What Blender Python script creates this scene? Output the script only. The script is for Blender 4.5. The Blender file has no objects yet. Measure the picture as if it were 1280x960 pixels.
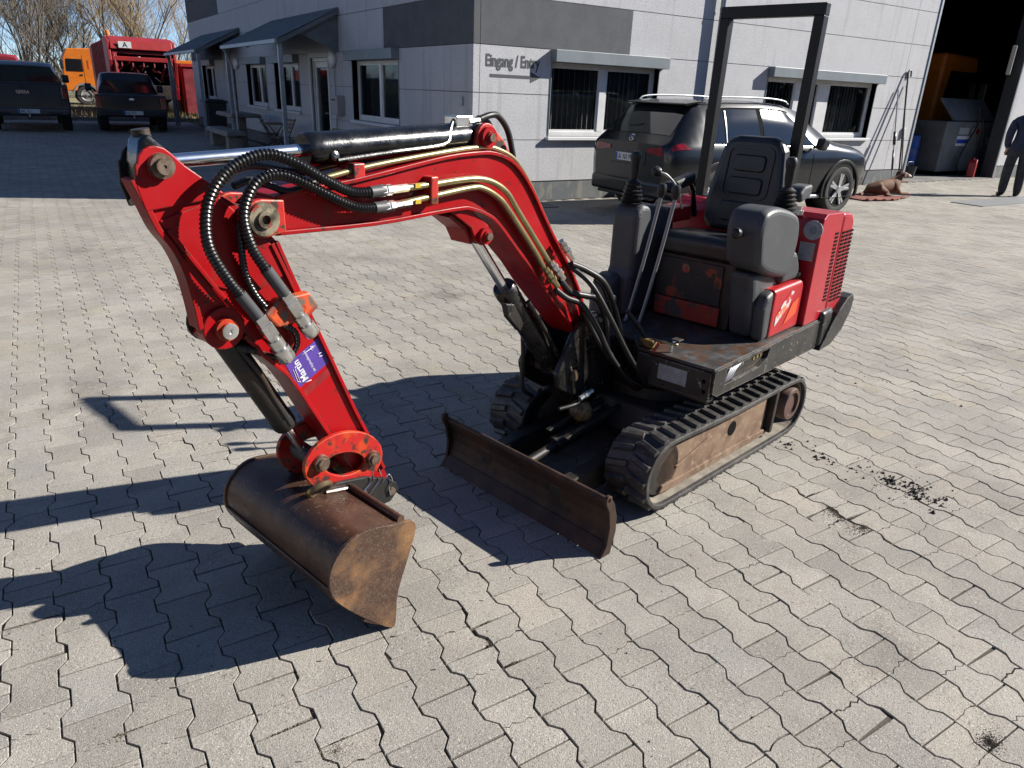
import bpy, bmesh, math, random
from mathutils import Vector, Matrix
sc = bpy.context.scene
COL = sc.collection
rnd = random.Random(7)
R = math.radians
# ---------------------------------------------------------------- camera
CAM = Vector((0, 0, 1.587)); FPX = 897.63
CR = Vector((0.84691195, -0.53040038, 0.03762432))
CD = Vector((-0.17013889, -0.33734555, -0.92587836))
CF = Vector((0.50377863, 0.77773608, -0.37594371))
cd = bpy.data.cameras.new('camera'); cam = bpy.data.objects.new('camera', cd); COL.objects.link(cam)
cd.sensor_width = 36; cd.lens = FPX/1280*36; cd.clip_start = .05; cd.clip_end = 3000
m3 = Matrix((CR, -CD, -CF)).transposed()
cam.matrix_world = Matrix.Translation(CAM) @ m3.to_4x4()
sc.camera = cam
def proj(p):
    v = Vector(p)-CAM; d = v.dot(CF)
    if d < .05: return (-9999, -9999, d)
    return (640+FPX*v.dot(CR)/d, 480+FPX*v.dot(CD)/d, d)
# ---------------------------------------------------------------- light
SUN_EL, SUN_AZ = R(31.3), R(22)
sdir = Vector((math.cos(SUN_AZ)*math.cos(SUN_EL), -math.sin(SUN_AZ)*math.cos(SUN_EL), math.sin(SUN_EL)))
w = bpy.data.worlds.new('World'); sc.world = w; w.use_nodes = True
nt = w.node_tree; nt.nodes.clear()
sky = nt.nodes.new('ShaderNodeTexSky'); sky.sky_type = 'NISHITA'; sky.sun_disc = False
sky.sun_elevation = SUN_EL; sky.sun_rotation = math.atan2(sdir.x, sdir.y)
sky.altitude = 1500; sky.air_density = .62; sky.dust_density = .05; sky.ozone_density = 3.5
bg = nt.nodes.new('ShaderNodeBackground'); bg.inputs[1].default_value = 0.075
wo = nt.nodes.new('ShaderNodeOutputWorld')
nt.links.new(sky.outputs[0], bg.inputs[0]); nt.links.new(bg.outputs[0], wo.inputs[0])
ld = bpy.data.lights.new('sun', 'SUN'); ld.energy = 5.0; ld.angle = R(.5); ld.color = (1, .955, .88)
so = bpy.data.objects.new('sun', ld); COL.objects.link(so); so.rotation_euler = sdir.to_track_quat('Z', 'Y').to_euler()
so.location = (10, -5, 12)
vs = sc.view_settings; vs.view_transform = 'Standard'; vs.look = 'None'; vs.gamma = 1; vs.exposure = 1.08; vs.use_curve_mapping = False
sc.render.engine = 'CYCLES'
sc.cycles.max_bounces = 6; sc.cycles.diffuse_bounces = 3; sc.cycles.glossy_bounces = 3; sc.cycles.transmission_bounces = 4
sc.cycles.caustics_reflective = False; sc.cycles.caustics_refractive = False
# ---------------------------------------------------------------- materials
MATS = {}
ALB = .76
def mat(name, col, rough=.5, metal=0., col2=None, scale=8., thr=.5, soft=.12, detail=6., bump=0., bscale=60., coat=0., spec=.5, rvar=0., col3=None, scale3=30., thr3=.62, soft3=.04, alpha=1., stretch=None, tone=False, trans=0., emit=None, edge=None, streak=None):
    """principled material: base colour, second colour in noise patches, third in finer patches, noise bump"""
    if name in MATS: return MATS[name]
    if metal < .5:      # overall reflectance of the yard's surfaces
        col, col2, col3 = [c and tuple(q*ALB for q in c) for c in (col, col2, col3)]
    m = bpy.data.materials.new(name); m.use_nodes = True; t = m.node_tree; N = t.nodes; Lk = t.links
    b = N['Principled BSDF']
    b.inputs['Roughness'].default_value = rough; b.inputs['Metallic'].default_value = metal
    b.inputs['Coat Weight'].default_value = coat; b.inputs['Coat Roughness'].default_value = .06
    b.inputs['Specular IOR Level'].default_value = spec; b.inputs['Alpha'].default_value = alpha
    b.inputs['Transmission Weight'].default_value = trans
    if emit: b.inputs['Emission Color'].default_value = (*emit[:3], 1); b.inputs['Emission Strength'].default_value = emit[3]
    tc = N.new('ShaderNodeTexCoord'); mp = N.new('ShaderNodeMapping'); Lk.new(tc.outputs['Object'], mp.inputs[0])
    if stretch: mp.inputs['Scale'].default_value = stretch
    cur = None
    def noise(s, d=detail, off=0.):
        n = N.new('ShaderNodeTexNoise'); n.inputs['Scale'].default_value = s; n.inputs['Detail'].default_value = d
        n.inputs['Roughness'].default_value = .62
        Lk.new(mp.outputs[0], n.inputs['Vector']); return n
    def rampmix(prev, c, s, th, so_, d=detail):
        n = noise(s, d); r = N.new('ShaderNodeMapRange'); r.interpolation_type = 'SMOOTHSTEP'
        r.inputs[1].default_value = th-so_; r.inputs[2].default_value = th+so_
        Lk.new(n.outputs[0], r.inputs[0])
        x = N.new('ShaderNodeMix'); x.data_type = 'RGBA'
        Lk.new(r.outputs[0], x.inputs[0])
        if isinstance(prev, tuple): x.inputs[6].default_value = (*prev[:3], 1)
        else: Lk.new(prev, x.inputs[6])
        x.inputs[7].default_value = (*c[:3], 1)
        return x.outputs[2], r.outputs[0]
    cur = col; mask = None
    if col2: cur, mask = rampmix(cur, col2, scale, thr, soft)
    if col3: cur, mask3 = rampmix(cur, col3, scale3, thr3, soft3)
    if tone:
        a = N.new('ShaderNodeAttribute'); a.attribute_name = 'tone'
        x = N.new('ShaderNodeMix'); x.data_type = 'RGBA'; x.blend_type = 'MULTIPLY'; x.inputs[0].default_value = 1
        if isinstance(cur, tuple): x.inputs[6].default_value = (*cur[:3], 1)
        else: Lk.new(cur, x.inputs[6])
        Lk.new(a.outputs['Color'], x.inputs[7]); cur = x.outputs[2]
    def overlay(prev, c, fac):
        x = N.new('ShaderNodeMix'); x.data_type = 'RGBA'; Lk.new(fac, x.inputs[0])
        if isinstance(prev, tuple): x.inputs[6].default_value = (*prev[:3], 1)
        else: Lk.new(prev, x.inputs[6])
        x.inputs[7].default_value = (*[q*ALB for q in c], 1); return x.outputs[2]
    if streak:      # thin dull scuffs running one way
        mp2 = N.new('ShaderNodeMapping'); mp2.inputs['Scale'].default_value = streak[1]; Lk.new(tc.outputs['Object'], mp2.inputs[0])
        n = N.new('ShaderNodeTexNoise'); n.inputs['Scale'].default_value = streak[2]; n.inputs['Detail'].default_value = 5; Lk.new(mp2.outputs[0], n.inputs['Vector'])
        r = N.new('ShaderNodeMapRange'); r.inputs[1].default_value = streak[3]; r.inputs[2].default_value = streak[3]+.08; r.inputs[4].default_value = streak[4]; Lk.new(n.outputs[0], r.inputs[0]); cur = overlay(cur, streak[0], r.outputs[0])
    if edge:        # paint worn through along the edges
        bv = N.new('ShaderNodeBevel'); bv.samples = 4; bv.inputs[0].default_value = edge[1]; ge = N.new('ShaderNodeNewGeometry')
        dt = N.new('ShaderNodeVectorMath'); dt.operation = 'DOT_PRODUCT'; Lk.new(bv.outputs[0], dt.inputs[0]); Lk.new(ge.outputs['Normal'], dt.inputs[1])
        r = N.new('ShaderNodeMapRange'); r.inputs[1].default_value = .995; r.inputs[2].default_value = .93; Lk.new(dt.outputs['Value'], r.inputs[0])
        n = noise(edge[2], 5.); r2 = N.new('ShaderNodeMapRange'); r2.inputs[1].default_value = edge[3]; r2.inputs[2].default_value = edge[3]+.05; Lk.new(n.outputs[0], r2.inputs[0])
        mu = N.new('ShaderNodeMath'); mu.operation = 'MULTIPLY'; Lk.new(r.outputs[0], mu.inputs[0]); Lk.new(r2.outputs[0], mu.inputs[1]); cur = overlay(cur, edge[0], mu.outputs[0])
    if isinstance(cur, tuple): b.inputs['Base Color'].default_value = (*cur[:3], 1)
    else: Lk.new(cur, b.inputs['Base Color'])
    if rvar:
        n = noise(scale*1.7); r = N.new('ShaderNodeMapRange'); r.inputs[1].default_value = .3; r.inputs[2].default_value = .7
        r.inputs[3].default_value = max(.02, rough-rvar); r.inputs[4].default_value = min(1, rough+rvar)
        Lk.new(n.outputs[0], r.inputs[0]); Lk.new(r.outputs[0], b.inputs['Roughness'])
    if bump:
        n = noise(bscale, 4.); bp = N.new('ShaderNodeBump'); bp.inputs['Strength'].default_value = bump; bp.inputs['Distance'].default_value = .004
        Lk.new(n.outputs[0], bp.inputs['Height']); Lk.new(bp.outputs[0], b.inputs['Normal'])
    MATS[name] = m; return m
# ---------------------------------------------------------------- object helpers
def tag(o, label=None, cat=None, group=None, kind=None):
    if label: o['label'] = label
    if cat: o['category'] = cat
    if group: o['group'] = group
    if kind: o['kind'] = kind
    return o
def empty(name, loc=(0, 0, 0), rz=0, label=None, cat=None, group=None, kind=None):
    o = bpy.data.objects.new(name, None); COL.objects.link(o); o.location = loc; o.rotation_euler = (0, 0, rz)
    o.empty_display_size = .1
    return tag(o, label, cat, group, kind)
class MB:
    def __init__(s): s.v = []; s.f = []; s.sm = []
    def add(s, vs_, fs, smooth=False):
        n = len(s.v); s.v += [tuple(p) for p in vs_]; s.f += [tuple(i+n for i in f) for f in fs]; s.sm += [smooth]*len(fs); return s
    def box(s, x0, x1, y0, y1, z0, z1, M=None):
        P = [Vector(p) for p in ((x0, y0, z0), (x1, y0, z0), (x1, y1, z0), (x0, y1, z0), (x0, y0, z1), (x1, y0, z1), (x1, y1, z1), (x0, y1, z1))]
        if M: P = [M @ p for p in P]
        return s.add(P, ((0, 3, 2, 1), (4, 5, 6, 7), (0, 1, 5, 4), (1, 2, 6, 5), (2, 3, 7, 6), (3, 0, 4, 7)))
    def prism(s, poly, a0, a1, ax='y', smooth=False):
        """2-D outline extruded along an axis: ax y -> (x,z), x -> (y,z), z -> (x,y)"""
        n = len(poly); P = []
        for a in (a0, a1):
            for u, v in poly: P.append((u, a, v) if ax == 'y' else ((a, u, v) if ax == 'x' else (u, v, a)))
        s.add(P, [tuple(range(n)), tuple(range(2*n-1, n-1, -1))])
        m = len(s.v)-2*n
        for i in range(n): s.f.append((m+i, m+n+i, m+n+(i+1) % n, m+(i+1) % n)); s.sm.append(smooth)
        return s
    def ring_prism(s, outer, inner, a0, a1, ax='y'):
        """outline with a hole (same vertex count)"""
        n = len(outer); P = []
        for poly in (outer, inner):
            for a in (a0, a1):
                for u, v in poly: P.append((u, a, v) if ax == 'y' else ((a, u, v) if ax == 'x' else (u, v, a)))
        F = []
        for i in range(n):
            j = (i+1) % n
            F += [(i, j, 2*n+j, 2*n+i), (n+i, 3*n+i, 3*n+j, n+j), (i, n+i, n+j, j), (2*n+i, 2*n+j, 3*n+j, 3*n+i)]
        return s.add(P, F)
    def tube(s, path, r, n=8, caps=True, smooth=True):
        path = [Vector(p) for p in path]; rs = r if isinstance(r, (list, tuple)) else [r]*len(path)
        up = Vector((0, 0, 1)); P = []; k = len(path); prev = None
        for i, p in enumerate(path):
            t = (path[min(i+1, k-1)]-path[max(i-1, 0)]).normalized()
            if prev is None:
                a = up if abs(t.dot(up)) < .9 else Vector((1, 0, 0)); u = t.cross(a).normalized()
            else: u = (prev-t*prev.dot(t)); u = u.normalized() if u.length > 1e-6 else t.orthogonal().normalized()
            prev = u; v = t.cross(u)
            for j in range(n):
                an = 2*math.pi*j/n; P.append(p+(u*math.cos(an)+v*math.sin(an))*rs[i])
        F = [(i*n+j, i*n+(j+1) % n, (i+1)*n+(j+1) % n, (i+1)*n+j) for i in range(k-1) for j in range(n)]
        s.add(P, F, smooth)
        if caps: s.add(P[:n], [tuple(range(n-1, -1, -1))]); s.add(P[-n:], [tuple(range(n))])
        return s
    def cyl(s, p0, p1, r, n=16, r1=None, smooth=True): return s.tube([p0, p1], [r, r if r1 is None else r1], n, True, smooth)
    def lathe(s, p0, axis, prof, n=20, smooth=True):
        """profile [(distance along axis, radius)]"""
        p0 = Vector(p0); t = Vector(axis).normalized(); u = t.orthogonal().normalized(); v = t.cross(u); P = []
        for d, r in prof:
            for j in range(n): an = 2*math.pi*j/n; P.append(p0+t*d+(u*math.cos(an)+v*math.sin(an))*max(r, 1e-4))
        k = len(prof)
        F = [(i*n+j, i*n+(j+1) % n, (i+1)*n+(j+1) % n, (i+1)*n+j) for i in range(k-1) for j in range(n)]
        s.add(P, F, smooth); s.add(P[:n], [tuple(range(n-1, -1, -1))]); s.add(P[-n:], [tuple(range(n))])
        return s
    def grid(s, pts, smooth=True, cu=False, cv=False):
        """pts[i][j] surface"""
        a = len(pts); b = len(pts[0]); P = [p for row in pts for p in row]
        F = [(i*b+j, i*b+(j+1) % b, ((i+1) % a)*b+(j+1) % b, ((i+1) % a)*b+j) for i in range(a if cu else a-1) for j in range(b if cv else b-1)]
        return s.add(P, F, smooth)
    def mesh(s, name):
        me = bpy.data.meshes.new(name); me.from_pydata(s.v, [], s.f); me.polygons.foreach_set('use_smooth', s.sm); me.update(); return me
    def build(s, name, m, parent=None, bevel=0., seg=2, label=None, solid=0., fix=True, loc=None, rz=0, sub=0):
        me = s.mesh(name)
        if fix:
            bm = bmesh.new(); bm.from_mesh(me); bmesh.ops.remove_doubles(bm, verts=bm.verts, dist=1e-5); bmesh.ops.recalc_face_normals(bm, faces=bm.faces)
            for e in bm.edges:
                if len(e.link_faces) == 2: e.smooth = e.calc_face_angle(0) < R(38)
            bm.to_mesh(me); bm.free()
        me.materials.append(m); o = bpy.data.objects.new(name, me); COL.objects.link(o)
        if parent: o.parent = parent
        if loc: o.location = loc
        o.rotation_euler = (0, 0, rz)
        if solid: x = o.modifiers.new('solid', 'SOLIDIFY'); x.thickness = solid; x.offset = 0
        if bevel: x = o.modifiers.new('bevel', 'BEVEL'); x.width = bevel; x.segments = seg; x.limit_method = 'ANGLE'; x.angle_limit = R(32); x.use_clamp_overlap = True
        if sub: x = o.modifiers.new('subd', 'SUBSURF'); x.levels = sub; x.render_levels = sub
        if label: o['label'] = label
        return o
def copy_tree(o, parent=None):
    c = o.copy(); COL.objects.link(c); c.parent = parent
    for ch in [k for k in bpy.data.objects if k.parent == o]: copy_tree(ch, c)
    return c
def smooth_path(pts, n=6):
    """Catmull-Rom through points"""
    P = [Vector(p) for p in pts]; P = [P[0]*2-P[1]]+P+[P[-1]*2-P[-2]]; out = []
    for i in range(1, len(P)-2):
        a, b, c, d = P[i-1], P[i], P[i+1], P[i+2]
        for k in range(n):
            t = k/n; out.append(.5*((2*b)+(c-a)*t+(2*a-5*b+4*c-d)*t*t+(3*b-a-3*c+d)*t**3))
    out.append(P[-2]); return out
def arc(cx, cz, r, a0, a1, n=8): return [(cx+r*math.cos(R(a0+(a1-a0)*i/n)), cz+r*math.sin(R(a0+(a1-a0)*i/n))) for i in range(n+1)]
def text_mesh(name, body, size, m, parent, Mx, sx=1., extrude=.0008, bold=.0, align='LEFT', label=None):
    cu = bpy.data.curves.new(name, 'FONT'); cu.body = body; cu.size = size; cu.extrude = extrude; cu.offset = bold; cu.align_x = align; cu.resolution_u = 3
    o = bpy.data.objects.new(name+'_tmp', cu); COL.objects.link(o)
    me = bpy.data.meshes.new_from_object(o.evaluated_get(bpy.context.evaluated_depsgraph_get()))
    bpy.data.objects.remove(o); bpy.data.curves.remove(cu)
    me.transform(Mx @ Matrix.Diagonal((sx, 1, 1, 1))); me.materials.clear(); me.materials.append(m)
    o = bpy.data.objects.new(name, me); COL.objects.link(o)
    if parent: o.parent = parent
    if label: o['label'] = label
    return o
def basis(o, x, y):
    """matrix with local x,y axes given, origin o"""
    x = Vector(x).normalized(); y = Vector(y); y = (y-x*y.dot(x)).normalized(); z = x.cross(y)
    return Matrix(((x.x, y.x, z.x, o[0]), (x.y, y.y, z.y, o[1]), (x.z, y.z, z.z, o[2]), (0, 0, 0, 1)))
# ---------------------------------------------------------------- ground and pavement
m_soil = mat('soil', (.10, .085, .065), .95, col2=(.06, .05, .035), scale=1.5, bump=.6, bscale=20)
m_sand = mat('joint_sand', (.105, .09, .072), .95, col2=(.055, .047, .038), scale=9, thr=.5, soft=.2, bump=.8, bscale=180)
def paver_material():
    m = bpy.data.materials.new('paver_concrete'); m.use_nodes = True; t = m.node_tree; N = t.nodes; Lk = t.links; b = N['Principled BSDF']
    b.inputs['Roughness'].default_value = .9; b.inputs['Specular IOR Level'].default_value = .3
    g = N.new('ShaderNodeNewGeometry')
    def nz(sc_, det=3., rough=.6, off=(0, 0, 0)):
        mp = N.new('ShaderNodeMapping'); mp.inputs['Location'].default_value = off; Lk.new(g.outputs['Position'], mp.inputs[0])
        n = N.new('ShaderNodeTexNoise'); n.inputs['Scale'].default_value = sc_; n.inputs['Detail'].default_value = det; n.inputs['Roughness'].default_value = rough; Lk.new(mp.outputs[0], n.inputs['Vector']); return n.outputs[0]
    def rng(v, a, c, lo=0., hi=1.):
        r = N.new('ShaderNodeMapRange'); r.interpolation_type = 'SMOOTHSTEP'; r.inputs[1].default_value = a; r.inputs[2].default_value = c; r.inputs[3].default_value = lo; r.inputs[4].default_value = hi; Lk.new(v, r.inputs[0]); return r.outputs[0]
    def mix(prev, c, f, mode='MIX'):
        x = N.new('ShaderNodeMix'); x.data_type = 'RGBA'; x.blend_type = mode; Lk.new(f, x.inputs[0]) if not isinstance(f, float) else setattr(x.inputs[0], 'default_value', f)
        if isinstance(prev, tuple): x.inputs[6].default_value = (*[q*ALB for q in prev], 1)
        else: Lk.new(prev, x.inputs[6])
        if isinstance(c, tuple): x.inputs[7].default_value = (*[q*ALB for q in c], 1)
        else: Lk.new(c, x.inputs[7])
        return x.outputs[2]
    c = mix((.405, .375, .328), (.325, .303, .268), rng(nz(2.1, 5), .40, .62))
    c = mix(c, (.30, .275, .24), rng(nz(14, 6, .7, (3, 1, 0)), .52, .70, 0, .7))           # worn grey smudges
    c = mix(c, (.17, .15, .125), rng(nz(.8, 9, .72, (9, 4, 0)), .57, .70, 0, .7))         # soil stains
    c = mix(c, (.13, .115, .10), rng(nz(230, 2, .5), .57, .66, 0, .8))                     # dark grit
    c = mix(c, (.66, .62, .55), rng(nz(190, 2, .5, (5, 5, 2)), .60, .68, 0, .75))          # pale grit
    c = mix(c, (.10, .09, .08), rng(nz(48, 2, .5, (1, 7, 2)), .70, .74, 0, .8))            # dark spots
    a = N.new('ShaderNodeAttribute'); a.attribute_name = 'tone'
    c = mix(c, a.outputs['Color'], 1., 'MULTIPLY'); Lk.new(c, b.inputs['Base Color'])
    bp = N.new('ShaderNodeBump'); bp.inputs['Strength'].default_value = .8; bp.inputs['Distance'].default_value = .0022
    ad = N.new('ShaderNodeMath'); ad.operation = 'ADD'; Lk.new(nz(260, 2, .5, (2, 2, 2)), ad.inputs[0]); Lk.new(nz(70, 3, .6), ad.inputs[1])
    Lk.new(ad.outputs[0], bp.inputs['Height']); Lk.new(bp.outputs[0], b.inputs['Normal'])
    return m
m_paver = paver_material()
tag(MB().box(-400, 400, -150, 500, -.6, -.06).build('ground', m_soil), kind='structure')
PX0, PY0, PP, PL = .9905, 1.388, .1392, .2    # paver grid: column centre, straight joint, pitch across, stone length
pav = tag(MB().box(-9, 34, -3, 33, -.059, -.0068).build('pavement', m_sand), kind='structure')
def stone_poly(g=.0022, jit=0.):
    h = PL/2-g; a = .0826-g; b = .0566-g
    P = [(a, h), (a, .066), (b, .036), (b, -.036), (a, -.066), (a, -h)]
    P = P+[(-x, y) for x, y in reversed(P)]
    return [(x+rnd.uniform(-jit, jit), y+rnd.uniform(-jit, jit)) for x, y in P][::-1]
def clip(poly, nx, ny, d):
    """keep n.p <= d"""
    out = []
    for i in range(len(poly)):
        p, q = poly[i-1], poly[i]; a = p[0]*nx+p[1]*ny-d; b = q[0]*nx+q[1]*ny-d
        if (a <= 0) != (b <= 0): t = a/(a-b); out.append((p[0]+(q[0]-p[0])*t, p[1]+(q[1]-p[1])*t))
        if b <= 0: out.append(q)
    return out
def stone_pieces(kind):
    """kind 0 whole, 1 cracked across the waist, 2 cracked with a lost corner, 3 crushed"""
    g = .0017+abs(rnd.gauss(0, .0006)); base = stone_poly(g, .0011)
    if kind == 0: return [base]
    h = PL/2-g; a = .0826-g; b = .0566-g; yc = rnd.uniform(-.018, .018); sl = rnd.uniform(-.012, .012)
    n = 7; cr = [(b-2*b*k/n, yc+sl*(1-2*k/n)+rnd.uniform(-.006, .006)) for k in range(n+1)]; w_ = .0009 if kind == 1 else .0022
    up = [(a, h), (a, .066), (b, .036)]+[(x, y+w_) for x, y in cr]+[(-b, .036), (-a, .066), (-a, h)]
    lo = [(-a, -h), (-a, -.066), (-b, -.036)]+[(x, y-w_-rnd.uniform(0, .001)) for x, y in reversed(cr)]+[(b, -.036), (a, -.066), (a, -h)]
    if kind == 1: return [up, lo]
    sx = rnd.choice((-1, 1)); d = rnd.uniform(.115, .135); cut = lambda P, sy: [(x, y) if sx*x+sy*y*.8 < d else ((x*.92+rnd.uniform(-.004, .004)), (y*.955+rnd.uniform(-.004, .004))) for x, y in P]
    if kind == 2: return [up, cut(lo, -1)] if rnd.random() < .5 else [cut(up, 1), lo]
    return [cut(up, 1), cut(lo, -1)]
def stone_geo(pieces, full=True):
    V, Fc = [], []
    for po in pieces:
        n = len(po)
        if n < 3: continue
        k = len(V); cx = sum(p[0] for p in po)/n; cy = sum(p[1] for p in po)/n
        tx, ty = rnd.gauss(0, .006), rnd.gauss(0, .006); dz = rnd.gauss(0, .0005)
        zt = lambda x, y: dz+tx*(x-cx)+ty*(y-cy)
        if full:
            V += [(x-(x-cx)*.022, y-(y-cy)*.022, zt(x, y)) for x, y in po]
            V += [(x, y, zt(x, y)-.0018) for x, y in po]; V += [(x, y, -.02) for x, y in po]
            Fc.append(tuple(range(k+n-1, k-1, -1)))
            for r_ in (0, n):
                for i in range(n): j = (i+1) % n; Fc.append((k+r_+i, k+r_+j, k+r_+n+j, k+r_+n+i))
        else:
            V += [(x, y, zt(x, y)) for x, y in po]; V += [(x, y, -.02) for x, y in po]
            Fc.append(tuple(range(k+n-1, k-1, -1)))
            for i in range(n): j = (i+1) % n; Fc.append((k+i, k+j, k+n+j, k+n+i))
    return V, Fc
def tone_rgb(x, y):
    t = rnd.gauss(1, .035); u = .5+.5*math.sin(x*1.3+1.7*math.sin(y*.9)+.4*y); wv = rnd.random()
    t *= .93+.10*u
    if wv < .05: return (t*1.02, t*1.0, t*.94)
    if wv < .10: return (t*.93, t*.93, t*.935)
    q = .008*rnd.gauss(0, 1); return (t*(1+q), t, t*(1-q))
def set_tone(me, cols):
    a = me.attributes.new('tone', 'FLOAT_COLOR', 'FACE'); a.data.foreach_set('color', [c for q in cols for c in (*q, 1)])
cells = []
for i in range(-70, 245):
    x = PX0+i*PP
    for j in range(-25, 165):
        y = PY0-PL/2+j*PL+(PL/2 if i % 2 else 0)
        x2, y2 = x, y
        if y2 > 32.7 or x2 > 33.5: continue
        if x2 > 5.3 and y2 > 9.62: continue
        px, py, d = proj((x2, y2, 0))
        dist = math.hypot(x2, y2)
        if d < .2 or not (-230 < px < 1510 and -50 < py < 1250): 
            continue
        if px > 900 and dist > 25: continue
        cells.append((-(1/d**2) if (-10 < px < 1290 and py < 975) else 0, dist, x2, y2, i, j))
cells.sort()
bad = [(.953, 1.52), (.953, 1.4), (2.605, 1.45), (2.6, 1.58), (2.59, 1.32), (1.92, .5), (-.27, 2.28), (-.08, 1.69), (.386, 1.36), (.3, 1.48), (2.33, 5.28), (2.75, 4.18), (1.65, .72), (3.05, 1.45)]
def crack_kind(x, y):
    b = min(math.hypot(x-q[0], y-q[1]) for q in bad)
    if b < .13: return rnd.choice((1, 2, 3))
    if b < .3: return rnd.choice((0, 0, 1, 1, 2))
    r_ = rnd.random()
    return 0 if r_ < .86 else (1 if r_ < .992 else 2)
variants = {k: [] for k in range(4)}
for k, n in ((0, 10), (1, 5), (2, 5), (3, 4)):
    for q in range(n):
        V, Fc = stone_geo(stone_pieces(k)); me = bpy.data.meshes.new('paving_stone'); me.from_pydata(V, [], Fc); c = tone_rgb(q*1.3, k*2.1); set_tone(me, [c]*len(Fc))
        me.materials.append(m_paver); variants[k].append(me)
bigV, bigF, bigC = [], [], []
for idx, (_, dist, x, y, i, j) in enumerate(cells):
    k = crack_kind(x, y)
    if idx < 300:
        o = bpy.data.objects.new('paving_stone', rnd.choice(variants[k])); COL.objects.link(o); o.parent = pav
        o.location = (x, y, rnd.gauss(0, .0008)); o.rotation_euler = (rnd.gauss(0, .004), rnd.gauss(0, .004), rnd.choice((0, math.pi))+rnd.gauss(0, .003))
    else:
        if dist > 8: k = 0 if rnd.random() < .97 else 1
        V, Fc = stone_geo(stone_pieces(k), dist < 7); n = len(bigV); c = tone_rgb(x, y); ca = rnd.gauss(0, .003); 
        bigV += [(x+a-b*ca, y+b+a*ca, z) for a, b, z in V]; bigF += [tuple(q+n for q in f) for f in Fc]; bigC += [c]*len(Fc)
me = bpy.data.meshes.new('paving_field'); me.from_pydata(bigV, [], bigF); set_tone(me, bigC); me.materials.append(m_paver)
o = bpy.data.objects.new('paving_field', me); COL.objects.link(o); o.parent = pav; tag(o, kind='stuff')
# crumbs of soil and asphalt lying on and between the stones
def crumbs(name, spots, m, label, cat, smin, smax, zb=0., hk=.35):
    V, Fc = [], []
    for (cx, cy, rx, ry, n, big) in spots:
        for q in range(n):
            a = rnd.uniform(0, 2*math.pi); r_ = abs(rnd.gauss(0, .5)); x = cx+math.cos(a)*r_*rx+.3*math.sin(a)*r_*ry; y = cy+math.sin(a)*r_*ry
            s = smin+(smax-smin)*rnd.random()**3*big; k = len(V)
            for u in range(5): V.append((x+s*math.cos(u*1.257+a)*rnd.uniform(.6, 1.2), y+s*math.sin(u*1.257+a)*rnd.uniform(.6, 1.2), zb-.004))
            V.append((x+rnd.uniform(-.3, .3)*s, y+rnd.uniform(-.3, .3)*s, zb+s*rnd.uniform(.6, 1.4)*hk))
            Fc += [(k+u, k+(u+1) % 5, k+5) for u in range(5)]
    me = bpy.data.meshes.new(name); me.from_pydata(V, [], Fc); me.materials.append(m)
    o = bpy.data.objects.new(name, me); COL.objects.link(o); tag(o, label, cat, kind='stuff'); return o
m_crumb = mat('dark_crumb', (.018, .016, .015), .9, col2=(.05, .04, .03), scale=50)
m_dirt = mat('dirt', (.19, .155, .115), .95, col2=(.11, .088, .065), scale=40, bump=.7, bscale=150)
# ---------------------------------------------------------------- office and workshop building
m_wall = mat('wall_render', (.60, .60, .62), .93, col2=(.54, .54, .555), scale=2.2, thr=.55, soft=.2, col3=(.40, .405, .42), scale3=48, thr3=.57, soft3=.09, bump=.9, bscale=120, streak=((.40, .39, .38), (6, 6, .35), 1.2, .56, .45))
m_dwall = mat('dark_wall_render', (.115, .12, .128), .92, col2=(.095, .10, .11), scale=3, col3=(.16, .165, .17), scale3=85, thr3=.62, soft3=.1, bump=.8, bscale=120)
m_joint = mat('joint_backing', (.17, .17, .175), .95)  # grey backing seen through the gaps between wall panels
m_plinth = mat('plinth_grey', (.11, .125, .135), .8, col2=(.15, .155, .155), scale=4, bump=.3, bscale=90, streak=((.26, .24, .2), (3, 3, 1), 3., .55, .6))
m_frame = mat('window_frame_white', (.78, .78, .78), .35, col2=(.7, .7, .69), scale=6)
m_alu = mat('shutter_box_grey', (.22, .255, .275), .45, .0, col2=(.19, .22, .24), scale=3)
m_sill = mat('sill_aluminium', (.74, .75, .76), .4, .0)
m_glass = mat('window_glass', (.012, .015, .018), .03, alpha=.25, spec=1.0)
m_blind = mat('blind_fabric', (.52, .53, .54), .9, col2=(.42, .43, .44), scale=3)
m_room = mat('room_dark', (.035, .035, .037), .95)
m_zinc = mat('downpipe_zinc', (.33, .35, .36), .45, .6, col2=(.24, .25, .26), scale=12)
m_galv = mat('galvanised_steel', (.36, .38, .40), .5, .7, col2=(.26, .28, .30), scale=14, thr=.5, soft=.2)
m_steelblk = mat('gate_steel', (.055, .058, .062), .55, .2)
m_conc = mat('hall_concrete', (.22, .21, .2), .9, col2=(.14, .135, .13), scale=1.4)
m_lett = mat('wall_lettering', (.085, .088, .095), .8)
WY, WX = 9.72, 5.42
bld = empty('office_building', (WX, WY, 0), 0, 'light grey rendered office and workshop building with dark grey panels and shutter boxes', 'building')
BO = Vector((WX, WY, 0))
def cells_minus(u0, u1, v0, v1, openings):
    us = sorted({u0, u1, *[min(max(q, u0), u1) for o in openings for q in o[:2]]}); vz = sorted({v0, v1, *[min(max(q, v0), v1) for o in openings for q in o[2:]]})
    out = []
    for a, b in zip(us, us[1:]):
        for c, d in zip(vz, vz[1:]):
            mu, mv = (a+b)/2, (c+d)/2
            if any(o[0] < mu < o[1] and o[2] < mv < o[3] for o in openings): continue
            out.append((a, b, c, d))
    # merge vertically
    mer = []
    for r_ in out:
        if mer and mer[-1][0] == r_[0] and mer[-1][1] == r_[1] and abs(mer[-1][3]-r_[2]) < 1e-9: mer[-1] = (r_[0], r_[1], mer[-1][2], r_[3])
        else: mer.append(r_)
    return mer
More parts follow.
